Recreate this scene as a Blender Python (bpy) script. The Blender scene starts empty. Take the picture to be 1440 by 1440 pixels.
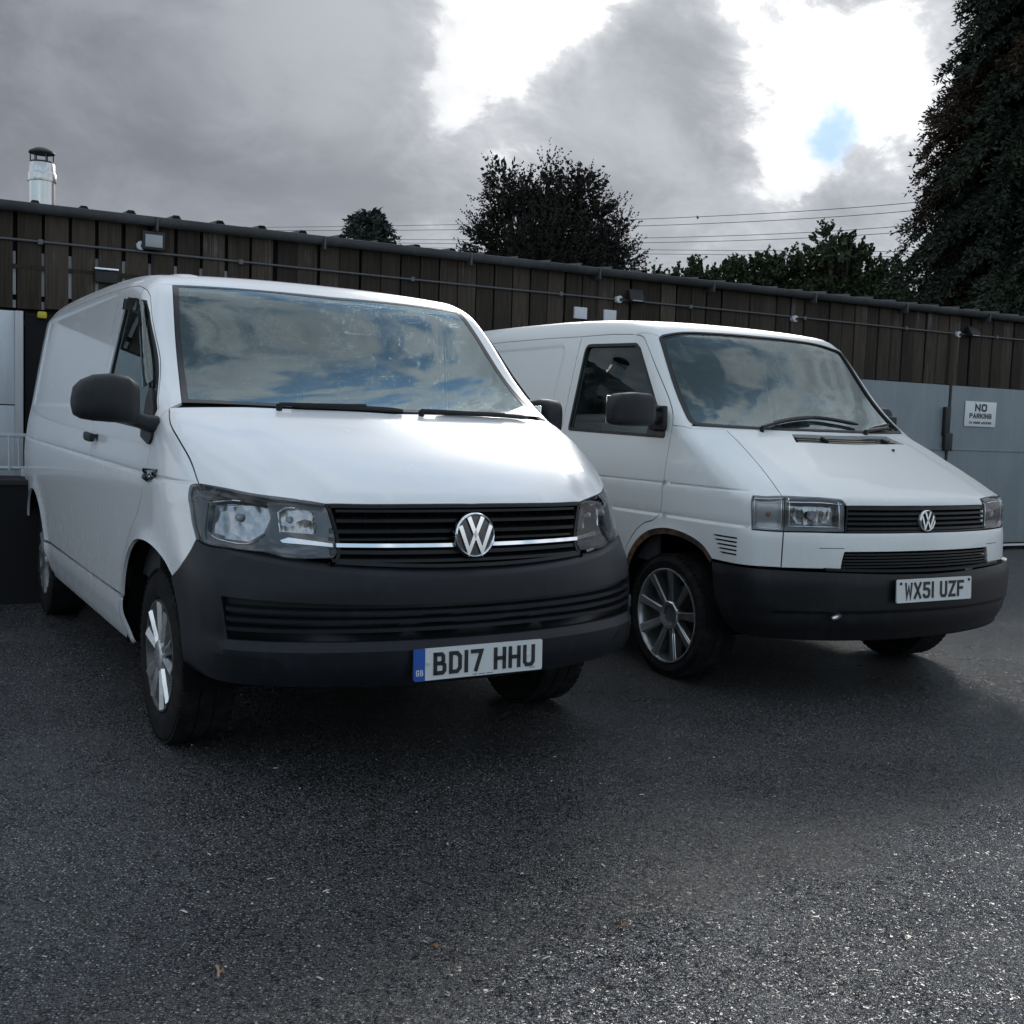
import bpy, bmesh, math, random
import numpy as np
from mathutils import Vector, Matrix, Euler, noise
from mathutils.geometry import delaunay_2d_cdt
R=math.radians
scene=bpy.context.scene
# ------------------------------------------------------------------ camera
CAM_H=1.2761
cd=bpy.data.cameras.new('camera'); cam=bpy.data.objects.new('camera',cd); scene.collection.objects.link(cam)
cd.sensor_width=36; cd.lens=36*1530.56/1440; cd.clip_start=.05; cd.clip_end=3000
cam.matrix_world=Matrix.Translation((0,0,CAM_H))@Matrix.Rotation(R(90-4.618),4,'X')@Matrix.Rotation(R(2.028),4,'Z')
scene.camera=cam
# ------------------------------------------------------------------ world: broken rain cloud with the sun behind it
SUN_EL,SUN_AZ=25.0,9.0            # azimuth measured from +Y towards +X
world=bpy.data.worlds.new('World'); scene.world=world; world.use_nodes=True
sund=Vector((math.sin(R(SUN_AZ))*math.cos(R(SUN_EL)),math.cos(R(SUN_AZ))*math.cos(R(SUN_EL)),math.sin(R(SUN_EL))))
class NT:
    """tiny helper for building node trees"""
    def __init__(s,tree): s.t=tree; s.n=tree.nodes; s.l=tree.links
    def node(s,typ,**kw):
        n=s.n.new(typ)
        for k,v in kw.items(): setattr(n,k,v)
        return n
    def put(s,sock,v):
        if hasattr(v,'is_linked') or isinstance(v,bpy.types.NodeSocket): s.l.new(v,sock)
        elif v is not None:
            try: sock.default_value=v
            except Exception: sock.default_value=(*v,1) if hasattr(v,'__len__') and len(v)==3 else v
    def math(s,op,a,b=None,c=None,clamp=False):
        n=s.node('ShaderNodeMath',operation=op,use_clamp=clamp)
        for i,v in enumerate((a,b,c)):
            if v is not None: s.put(n.inputs[i],v)
        return n.outputs[0]
    def vmath(s,op,a,b=None,scale=None):
        n=s.node('ShaderNodeVectorMath',operation=op); s.put(n.inputs[0],a)
        if b is not None: s.put(n.inputs[1],b)
        if scale is not None: s.put(n.inputs['Scale'],scale)
        return n.outputs['Value'] if op in('LENGTH','DOT_PRODUCT','DISTANCE') else n.outputs[0]
    def mix(s,f,a,b,typ='RGBA',blend='MIX'):
        n=s.node('ShaderNodeMix',data_type=typ)
        if typ=='RGBA': n.blend_type=blend
        s.put(n.inputs[0],f)
        i=(6,7) if typ=='RGBA' else (2,3)
        for k,v in zip(i,(a,b)): s.put(n.inputs[k],v)
        return n.outputs[2 if typ=='RGBA' else 0]
    def ramp(s,v,a,b,lo=0.,hi=1.,smooth=True):
        n=s.node('ShaderNodeMapRange',interpolation_type='SMOOTHSTEP' if smooth else 'LINEAR',clamp=True)
        s.put(n.inputs[0],v); s.put(n.inputs[1],a); s.put(n.inputs[2],b); s.put(n.inputs[3],lo); s.put(n.inputs[4],hi)
        return n.outputs[0]
    def noise(s,vec,scale,detail=4,rough=.5,dist=0.,out=0):
        n=s.node('ShaderNodeTexNoise'); s.put(n.inputs['Vector'],vec) if vec is not None else None
        for k,v in(('Scale',scale),('Detail',detail),('Roughness',rough),('Distortion',dist)): s.put(n.inputs[k],v)
        return n.outputs[out]
    def voro(s,vec,scale,feature='F1',out='Distance',rnd=1.):
        n=s.node('ShaderNodeTexVoronoi',feature=feature); s.put(n.inputs['Vector'],vec) if vec is not None else None
        s.put(n.inputs['Scale'],scale); s.put(n.inputs['Randomness'],rnd); return n.outputs[out]
    def mapping(s,vec,scale=(1,1,1),loc=(0,0,0),rot=(0,0,0)):
        n=s.node('ShaderNodeMapping'); s.put(n.inputs['Vector'],vec); n.inputs['Scale'].default_value=scale
        n.inputs['Location'].default_value=loc; n.inputs['Rotation'].default_value=rot; return n.outputs[0]
    def sep(s,v):
        n=s.node('ShaderNodeSeparateXYZ'); s.put(n.inputs[0],v); return n.outputs
    def comb(s,x,y,z):
        n=s.node('ShaderNodeCombineXYZ')
        for i,v in enumerate((x,y,z)): s.put(n.inputs[i],v)
        return n.outputs[0]
w=NT(world.node_tree); w.n.clear()
out=w.node('ShaderNodeOutputWorld'); bg=w.node('ShaderNodeBackground'); w.l.new(bg.outputs[0],out.inputs[0])
sky=w.node('ShaderNodeTexSky',sky_type='NISHITA',sun_disc=False,sun_elevation=R(SUN_EL),sun_rotation=R(SUN_AZ),air_density=1.,dust_density=.6,ozone_density=1.2)
d=w.vmath('NORMALIZE',w.node('ShaderNodeTexCoord').outputs['Generated'])
dx,dy,dz=w.sep(d)
den=w.math('ADD',w.math('MAXIMUM',dz,0.),.62)
p=w.comb(w.math('DIVIDE',dx,den),w.math('DIVIDE',dy,den),w.math('MULTIPLY',dz,1.5))
warp=w.noise(p,2.0,2,.5,out=1)
p2=w.vmath('ADD',p,w.vmath('SCALE',w.vmath('SUBTRACT',warp,(.5,.5,.5)),scale=.34))
big=w.noise(p2,2.5,3,.52); fine=w.noise(p2,8.0,7,.60)
# cloud thickness: noise plus the big masses of this sky
t=w.math('ADD',w.math('MULTIPLY',big,.80),w.math('MULTIPLY',fine,.95))
wd=w.vmath('ADD',d,w.vmath('SCALE',w.vmath('SUBTRACT',warp,(.5,.5,.5)),scale=.10))
def blob(dirv,sig,amp):
    global t
    q=w.vmath('DISTANCE',wd,dirv)
    t=w.math('MULTIPLY_ADD',w.ramp(q,0.,sig*1.9,1.,0.),amp,t)
blob((-.40,.88,.30),.30,.30)      # slate mass to the west
blob((-.16,.95,.29),.12,.16)
blob((.085,.955,.280),.085,.24)   # cumulus in front of the sun
blob((.13,.935,.335),.045,.14)
blob((.02,.965,.20),.12,.08)
blob((.16,.97,.17),.13,.14)
blob((-.015,.940,.335),.085,-.36)  # bright breaks
blob((-.075,.962,.250),.045,-.26)
blob((-.215,.92,.335),.030,-.30)
blob((.205,.925,.335),.070,-.20)
blob((.205,.953,.222),.050,-.26)
blob((.295,.908,.290),.060,-.22)
blob((.10,.92,.43),.13,-.14)
thick=w.math('ADD',w.math('MULTIPLY',w.ramp(t,.58,1.05),.62),w.math('MULTIPLY',w.ramp(t,.755,.835),.38))
shade=w.noise(p2,5.2,5,.6)
dot=w.vmath('DOT_PRODUCT',d,tuple(sund))
near=w.ramp(dot,.86,1.0); halo=w.ramp(dot,.94,1.0)
back=w.math('MAXIMUM',w.ramp(dy,.60,-.05),w.ramp(dz,.48,.85))   # overhead and opposite the sun the cloud is broken and lit on the side we see
thin_c=w.mix(near,(.40,.425,.465,1),(.55,.56,.575,1))
thin_c=w.mix(halo,thin_c,(.86,.86,.85,1))
thin_c=w.mix(back,thin_c,(.95,.96,.97,1))
thick_c=w.mix(near,(.150,.160,.182,1),(.262,.276,.30,1))
thick_c=w.mix(back,thick_c,(.56,.585,.63,1))
thick_c=w.mix(w.ramp(shade,.30,.72),w.mix(1.,thick_c,(.80,.80,.81,1),blend='MULTIPLY'),w.mix(1.,thick_c,(1.22,1.22,1.21,1),blend='MULTIPLY'))
thin_c=w.mix(w.ramp(shade,.36,.62),w.mix(1.,thin_c,(.80,.805,.82,1),blend='MULTIPLY'),thin_c)
cloud=w.mix(thick,thin_c,thick_c)
hz=w.ramp(dz,.22,.0)              # paler towards the horizon
cloud=w.mix(w.math('MULTIPLY',hz,.55),cloud,w.mix(back,(.335,.36,.39,1),(.80,.83,.87,1)))
blue=w.mix(1.,sky.outputs[0],(.11,.11,.11,1),blend='MULTIPLY'); blue=w.mix(.60,blue,(.25,.325,.37,1)); blue=w.mix(w.math('MULTIPLY',w.ramp(dot,.5,.95),.9),blue,(.22,.37,.60,1))
gap=w.math('ADD',.25,w.math('MULTIPLY',back,.615))
mask=w.ramp(t,gap,w.math('ADD',gap,w.math('MULTIPLY_ADD',back,-.18,.32)))
hq=w.math('MULTIPLY_ADD',w.math('SUBTRACT',fine,.5),.085,w.vmath('DISTANCE',wd,(.266,.929,.256)))   # the one gap of blue
mask=w.math('MULTIPLY',mask,w.ramp(hq,.006,.030,.12,1.))
col=w.mix(mask,blue,cloud)
w.l.new(col,bg.inputs[0]); bg.inputs[1].default_value=1.0; world.cycles.sampling_method='NONE'
# ------------------------------------------------------------------ sun, veiled by the cloud
sl=bpy.data.lights.new('sun','SUN'); sl.energy=.9; sl.angle=R(24); sl.color=(1,.965,.91)
so=bpy.data.objects.new('sun',sl); scene.collection.objects.link(so); so.rotation_euler=sund.to_track_quat('Z','Y').to_euler()
vs=scene.view_settings; vs.view_transform='Standard'; vs.look='None'; vs.gamma=1; vs.use_curve_mapping=False; vs.exposure=0.85
scene.render.engine='CYCLES'; scene.cycles.max_bounces=7; scene.cycles.diffuse_bounces=3; scene.cycles.glossy_bounces=3; scene.cycles.transmission_bounces=4; scene.cycles.transparent_max_bounces=12; scene.render.resolution_x=1024; scene.render.resolution_y=1024

# ------------------------------------------------------------------ materials
M={}
def mat(name,col=(.5,.5,.5),rough=.5,metal=0.,coat=0.,spec=.5,**kw):
    m=bpy.data.materials.new(name); m.use_nodes=True; b=m.node_tree.nodes['Principled BSDF']
    b.inputs['Base Color'].default_value=(*col,1); b.inputs['Roughness'].default_value=rough; b.inputs['Metallic'].default_value=metal
    b.inputs['Coat Weight'].default_value=coat; b.inputs['Coat Roughness'].default_value=.04; b.inputs['Specular IOR Level'].default_value=spec
    for k,v in kw.items(): b.inputs[k.replace('_',' ')].default_value=v
    M[name]=m; return m,NT(m.node_tree),b
def bump(k,b,h,strength=.3,dist=.01):
    n=k.node('ShaderNodeBump'); n.inputs['Strength'].default_value=strength; n.inputs['Distance'].default_value=dist
    k.put(n.inputs['Height'],h); k.l.new(n.outputs[0],b.inputs['Normal']); return n
def coords(k,which='Object'): return k.node('ShaderNodeTexCoord').outputs[which]
# vehicle paint: clean on top, road film low down and streaks
def paint(name,base,rough,film,coat=1.0):
    m,k,b=mat(name,base,rough,coat=coat)
    c=coords(k); x,y,z=k.sep(c)
    n1=k.noise(c,5,6,.6); n2=k.noise(k.mapping(c,(9,9,1.2)),3,5,.6); n3=k.noise(c,60,3,.6)
    low=k.ramp(z,.95,.25)
    f=k.math('MULTIPLY',k.math('ADD',k.math('MULTIPLY',k.ramp(n1,.35,.75),.6),k.math('MULTIPLY',k.ramp(n2,.45,.8),.5)),k.math('MULTIPLY_ADD',low,film,.045))
    f=k.math('MULTIPLY',f,k.math('MULTIPLY_ADD',n3,.5,.75),clamp=True)
    k.l.new(k.mix(f,(*base,1),(.33,.31,.285,1)),b.inputs['Base Color'])
    k.l.new(k.math('MULTIPLY_ADD',f,.4,rough),b.inputs['Roughness'])
    k.l.new(k.math('MULTIPLY_ADD',f,-.6,coat,clamp=True),b.inputs['Coat Weight'])
    return m
paint('white_paint',(.82,.825,.835),.26,.12,coat=.65)
paint('old_white_paint',(.72,.735,.725),.38,.45,coat=.45)
def plastic(name,base,rough,scuff=.5):
    m,k,b=mat(name,base,rough,spec=.28)
    c=coords(k); n=k.noise(c,7,6,.65); g=k.noise(c,600,2,.5); st=k.noise(k.mapping(c,(3,3,.8)),9,5,.6)
    f=k.math('MULTIPLY',k.math('ADD',k.ramp(n,.45,.8),k.math('MULTIPLY',k.ramp(st,.5,.8),.6)),scuff,clamp=True)
    k.l.new(k.mix(f,(*base,1),(*[min(1,v*2.0+.014) for v in base],1)),b.inputs['Base Color'])
    k.l.new(k.math('MULTIPLY_ADD',f,.2,rough),b.inputs['Roughness']); bump(k,b,g,.12,.001); return m
plastic('dark_plastic',(.0095,.0110,.0150),.36,.35)
plastic('bumper_black',(.0075,.0078,.0090),.40,.5)
plastic('black_trim',(.010,.011,.013),.35,.3)
plastic('grille_black',(.0075,.008,.0092),.36,.3)
plastic('mirror_black',(.020,.021,.023),.50,.5)
mat('cavity',(.006,.006,.007),.9,spec=.1)
mat('underbody',(.010,.010,.011),.85,spec=.2)
mat('rubber_seal',(.010,.010,.011),.55)
mat('frit',(.008,.009,.011),.16)
mat('chrome',(.80,.82,.84),.10,1.)
mat('bright_trim',(.78,.80,.82),.22,.9)
mat('lamp_grey',(.10,.105,.11),.3,.4)
mat('lamp_silver',(.42,.42,.43),.34,.6); mat('lamp_black',(.012,.014,.018),.12,coat=.6)
mat('lamp_blue',(.05,.07,.10),.18,.3,coat=.5)
m,k,b=mat('reflector',(.33,.34,.355),.15,1.); c=coords(k)
wv=k.node('ShaderNodeTexWave',wave_type='BANDS',bands_direction='Y'); k.put(wv.inputs['Vector'],c); wv.inputs['Scale'].default_value=7; wv.inputs['Distortion'].default_value=4.
bump(k,b,k.math('ADD',k.math('MULTIPLY',wv.outputs[1],.5),k.voro(c,22)),.35,.010)
mat('bulb',(.9,.92,.95),.05,0.,Transmission_Weight=.5)
m,k,b=mat('silver_alloy',(.74,.76,.78),.22,.9); c=coords(k); n=k.noise(c,9,5,.6)
k.l.new(k.mix(k.ramp(n,.4,.8),(.76,.78,.80,1),(.36,.35,.34,1)),b.inputs['Base Color']); k.l.new(k.math('MULTIPLY_ADD',n,.3,.14),b.inputs['Roughness'])
m,k,b=mat('dark_alloy',(.24,.245,.25),.30,.85); c=coords(k); n=k.noise(c,12,5,.6)
k.l.new(k.mix(k.ramp(n,.45,.8),(.36,.365,.37,1),(.20,.185,.17,1)),b.inputs['Base Color'])
m,k,b=mat('tyre',(.014,.014,.015),.85,spec=.15); c=coords(k); n=k.noise(c,14,5,.6)
k.l.new(k.mix(k.ramp(n,.4,.8),(.010,.010,.011,1),(.030,.028,.026,1)),b.inputs['Base Color'])
mat('brake',(.12,.11,.10),.5,.8)
m,k,b=mat('rust',(.16,.07,.03),.85); c=coords(k); n=k.noise(c,18,6,.7)
k.l.new(k.mix(k.ramp(n,.42,.62),(.03,.028,.027,1),(.19,.082,.035,1)),b.inputs['Base Color']); bump(k,b,n,.6,.004)
mat('plate_white',(.66,.68,.675),.35)
mat('plate_yellowed',(.68,.69,.68),.4)
mat('plate_black',(.012,.012,.014),.45)
mat('plate_blue',(.012,.085,.38),.35)
mat('cabin_dark',(.030,.031,.033),.75)
mat('cabin_mid',(.075,.078,.082),.8)
mat('seat_cloth',(.060,.063,.068),.9)
mat('seat_cloth_pale',(.13,.135,.14),.9)
mat('load_white',(.52,.54,.54),.6)
mat('amber',(.40,.22,.16),.3)
mat('red_lamp',(.35,.01,.01),.2)
def glass(name,tint,haze,drops,streak_rot=.6,refl=1.45,haze_col=(.72,.78,.78),gcol=(.76,.88,.88),boost=1.9):
    """one sheet of glass: fresnel reflection, tinted see-through, a wiped film of dirt and rain beads"""
    m=bpy.data.materials.new(name); m.use_nodes=True; k=NT(m.node_tree); k.n.clear(); M[name]=m
    o=k.node('ShaderNodeOutputMaterial'); c=coords(k)
    tr=k.node('ShaderNodeBsdfTransparent'); tr.inputs[0].default_value=(*tint,1)
    gl=k.node('ShaderNodeBsdfGlossy'); gl.inputs['Roughness'].default_value=.015; gl.inputs['Color'].default_value=(*gcol,1)
    fr=k.node('ShaderNodeFresnel'); fr.inputs[0].default_value=refl
    bead=k.voro(c,165,rnd=1.); bsz=k.noise(c,5,3,.6)
    beads=k.math('MULTIPLY',k.ramp(bead,.20,.09),k.ramp(bsz,.46,.60))
    bp=k.node('ShaderNodeBump'); bp.inputs['Strength'].default_value=drops; bp.inputs['Distance'].default_value=.003; k.put(bp.inputs['Height'],beads)
    k.l.new(bp.outputs[0],gl.inputs['Normal']); k.l.new(bp.outputs[0],fr.inputs['Normal'])
    f=k.math('MULTIPLY',fr.outputs[0],boost,clamp=True)
    mx=k.node('ShaderNodeMixShader'); k.put(mx.inputs[0],f); k.l.new(tr.outputs[0],mx.inputs[1]); k.l.new(gl.outputs[0],mx.inputs[2])
    df=k.node('ShaderNodeBsdfDiffuse'); df.inputs[0].default_value=(*haze_col,1)
    tl=k.node('ShaderNodeBsdfTranslucent'); tl.inputs[0].default_value=(*haze_col,1)
    ad=k.node('ShaderNodeMixShader'); ad.inputs[0].default_value=.5; k.l.new(df.outputs[0],ad.inputs[1]); k.l.new(tl.outputs[0],ad.inputs[2])
    s1=k.noise(k.mapping(c,(1.,2.2,7.),rot=(streak_rot,0,0)),2.2,6,.6,.6); s2=k.noise(k.mapping(c,(1,9.,1.6),rot=(streak_rot*.7,0,0)),2.6,5,.6,.4)
    hz=k.math('MULTIPLY',k.math('ADD',k.ramp(s1,.46,.74),k.math('MULTIPLY',k.ramp(s2,.50,.78),.7)),haze)
    hz=k.math('ADD',hz,k.math('MULTIPLY',beads,.40*drops),clamp=True)
    mx2=k.node('ShaderNodeMixShader'); k.put(mx2.inputs[0],hz); k.l.new(mx.outputs[0],mx2.inputs[1]); k.l.new(ad.outputs[0],mx2.inputs[2])
    k.l.new(mx2.outputs[0],o.inputs[0]); return m
glass('windscreen_glass',(.52,.74,.72),.10,1.2,haze_col=(.58,.72,.72),boost=2.5,gcol=(.76,.91,.93))
glass('old_windscreen_glass',(.60,.78,.75),.22,.25,streak_rot=-.7,haze_col=(.58,.70,.70),boost=2.3)
glass('side_glass',(.50,.60,.58),.08,.35,boost=1.2)
glass('lamp_lens',(.95,.96,.97),.01,.0,gcol=(.9,.9,.9),boost=1.1)
glass('smoked_acrylic',(.20,.21,.22),.10,.6)

# ------------------------------------------------------------------ mesh helpers
COL=scene.collection
def link(o,parent=None):
    COL.objects.link(o)
    if parent is not None: o.parent=parent
    return o
def tag(o,label=None,cat=None,group=None,kind=None):
    if label: o['label']=label
    if cat: o['category']=cat
    if group: o['group']=group
    if kind: o['kind']=kind
    return o
def empty(name,loc=(0,0,0),rz=0.,label=None,cat=None,group=None):
    o=bpy.data.objects.new(name,None); o.empty_display_size=.2; link(o); o.location=loc; o.rotation_euler=(0,0,rz)
    return tag(o,label,cat,group)
def raw(name,V,F,mt,parent=None,smooth=40,normals=None):
    me=bpy.data.meshes.new(name); me.from_pydata([tuple(map(float,v)) for v in V],[],[tuple(map(int,f)) for f in F])
    me.materials.append(M[mt] if isinstance(mt,str) else mt)
    if normals is not None:
        me.polygons.foreach_set('use_smooth',[True]*len(me.polygons)); me.normals_split_custom_set([tuple(n) for n in normals])
    elif smooth:
        me.polygons.foreach_set('use_smooth',[True]*len(me.polygons))
        bm=bmesh.new(); bm.from_mesh(me)
        for e in bm.edges:
            if len(e.link_faces)==2 and e.calc_face_angle(0)>R(smooth): e.smooth=False
        bm.to_mesh(me); bm.free()
    me.update()
    return link(bpy.data.objects.new(name,me),parent)
class MB:
    """collects primitive solids of ONE part"""
    def __init__(s): s.V=[]; s.F=[]
    def add(s,V,F):
        o=len(s.V); s.V+= [tuple(v) for v in V]; s.F+=[tuple(i+o for i in f) for f in F]; return s
    def box(s,c,size,rot=None,bev=0.):
        bm=bmesh.new(); bmesh.ops.create_cube(bm,size=1.); bmesh.ops.scale(bm,vec=size,verts=bm.verts)
        if bev: bmesh.ops.bevel(bm,geom=list(bm.edges),offset=bev,segments=2,profile=.6,affect='EDGES')
        if rot is not None: bmesh.ops.rotate(bm,cent=(0,0,0),matrix=(rot if isinstance(rot,Matrix) else Euler(rot).to_matrix()),verts=bm.verts)
        bmesh.ops.translate(bm,vec=c,verts=bm.verts); return s.bm(bm)
    def bm(s,bm):
        bm.verts.index_update(); s.add([v.co[:] for v in bm.verts],[[v.index for v in f.verts] for f in bm.faces]); bm.free(); return s
    def loft(s,rings,cap=True,closed=True):
        n=len(rings[0]); V=[p for r in rings for p in r]; F=[]
        for i in range(len(rings)-1):
            for j in range(n if closed else n-1):
                a=i*n+j; b2=i*n+(j+1)%n; F.append((a,b2,b2+n,a+n))
        if cap and closed: F.append(tuple(range(n-1,-1,-1))); F.append(tuple((len(rings)-1)*n+j for j in range(n)))
        return s.add(V,F)
    def tube(s,path,r,seg=8,cap=True):
        path=[Vector(p) for p in path]; rings=[]; up=Vector((0,0,1)); prev=None
        for i,p in enumerate(path):
            t=(path[min(i+1,len(path)-1)]-path[max(i-1,0)]).normalized()
            if prev is None:
                a=t.cross(up); a=a if a.length>1e-3 else t.cross(Vector((1,0,0)))
            else: a=prev-t*prev.dot(t)
            a.normalize(); prev=a; b2=t.cross(a); rr=r[i] if hasattr(r,'__len__') else r
            rings.append([tuple(p+(a*math.cos(q)+b2*math.sin(q))*rr) for q in [2*math.pi*j/seg for j in range(seg)]])
        return s.loft(rings,cap)
    def cyl(s,p0,p1,r,seg=16,r2=None): return s.tube([p0,p1],[r,r if r2 is None else r2],seg)
    def lathe(s,prof,axis='Z',seg=32,center=(0,0,0),closed=False):
        """prof: (radius, height) pairs round an axis"""
        rings=[]
        for r,h in prof:
            ring=[]
            for j in range(seg):
                q=2*math.pi*j/seg; a,b2=r*math.cos(q),r*math.sin(q)
                ring.append({'Z':(a,b2,h),'Y':(a,h,b2),'X':(h,a,b2)}[axis])
            rings.append([tuple(np.add(center,v)) for v in ring])
        return s.loft(rings,cap=not closed)
    def prism(s,poly,z0,z1,fn=None):
        n=len(poly); V=[(*p,z0) for p in poly]+[(*p,z1) for p in poly]
        F=[tuple(range(n-1,-1,-1)),tuple(range(n,2*n))]+[(i,(i+1)%n,(i+1)%n+n,i+n) for i in range(n)]
        if fn: V=[fn(v) for v in V]
        return s.add(V,F)
    def build(s,name,mt,parent=None,smooth=35): return raw(name,s.V,s.F,mt,parent,smooth)
def mirror_copy(o,parent):
    """the same part on the other side of the vehicle (y mirrored)"""
    me=o.data.copy(); n=len(me.vertices); co=np.empty(n*3); me.vertices.foreach_get('co',co); co=co.reshape(-1,3); co[:,1]*=-1
    nl=len(me.loops); cn=np.empty(nl*3); me.corner_normals.foreach_get('vector',cn); cn=cn.reshape(-1,3); cn[:,1]*=-1
    faces=[tuple(p.vertices) for p in me.polygons]; starts=[(p.loop_start,p.loop_total) for p in me.polygons]
    F=[f[::-1] for f in faces]; N=[]
    for st,tot in starts: N+=[cn[i] for i in range(st+tot-1,st-1,-1)]
    c=raw(o.name.split('.')[0],co,F,me.materials[0],parent,normals=N); bpy.data.meshes.remove(me)
    return c
def mirror_tree(o,parent):
    c=mirror_copy(o,parent)
    for ch in list(o.children): mirror_tree(ch,c)
    return c

# ---------- 1-D smooth curve through knots, as a dense table ----------
def curve(pts, n=3000, sm=0.0):
    p=np.array(sorted(pts),float); x,y=p[:,0],p[:,1]; h=np.diff(x); d=np.diff(y)/h
    m=np.zeros(len(x)); m[0]=d[0]; m[-1]=d[-1]
    for i in range(1,len(x)-1):
        if d[i-1]*d[i]>0:
            w1=2*h[i]+h[i-1]; w2=h[i]+2*h[i-1]; m[i]=(w1+w2)/(w1/d[i-1]+w2/d[i])
    X=np.linspace(x[0],x[-1],n); k=np.clip(np.searchsorted(x,X)-1,0,len(h)-1); t=(X-x[k])/h[k]
    Y=(1+2*t)*(1-t)**2*y[k]+t*(1-t)**2*h[k]*m[k]+t*t*(3-2*t)*y[k+1]+t*t*(t-1)*h[k]*m[k+1]
    if sm>0:                      # blur the table a little so that curvature runs on smoothly
        w=max(1,int(sm/(X[1]-X[0]))); ker=np.hanning(2*w+3)[1:-1]; ker/=ker.sum()
        l0=Y[0]+(Y[1]-Y[0])*np.arange(-w-0,0); l1=Y[-1]+(Y[-1]-Y[-2])*np.arange(1,w+1)
        Y=np.convolve(np.concatenate([l0,Y,l1]),ker,'valid')[:n]
    s0=(Y[1]-Y[0])/(X[1]-X[0]); s1=(Y[-1]-Y[-2])/(X[1]-X[0])
    def f(q):
        q=np.asarray(q,float); r=np.interp(q,X,Y)
        r=np.where(q<X[0],Y[0]+(q-X[0])*s0,r); return np.where(q>X[-1],Y[-1]+(q-X[-1])*s1,r)
    return f
def rmax(a,b,r):                  # union of two "outside" distances with a rolled edge of radius r
    return np.where((a>-r)&(b>-r), -r+np.sqrt(np.maximum(r+a,0)**2+np.maximum(r+b,0)**2), np.maximum(a,b))
def sstep(a,b,x):
    t=np.clip((x-a)/(b-a),0,1); return t*t*(3-2*t)
def rrect(x,z,x0,x1,z0,z1,r):     # signed distance to a rounded rectangle (negative inside)
    dx=np.abs(x-(x0+x1)/2)-(x1-x0)/2+r; dz=np.abs(z-(z0+z1)/2)-(z1-z0)/2+r
    return np.hypot(np.maximum(dx,0),np.maximum(dz,0))+np.minimum(np.maximum(dx,dz),0)-r

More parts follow.
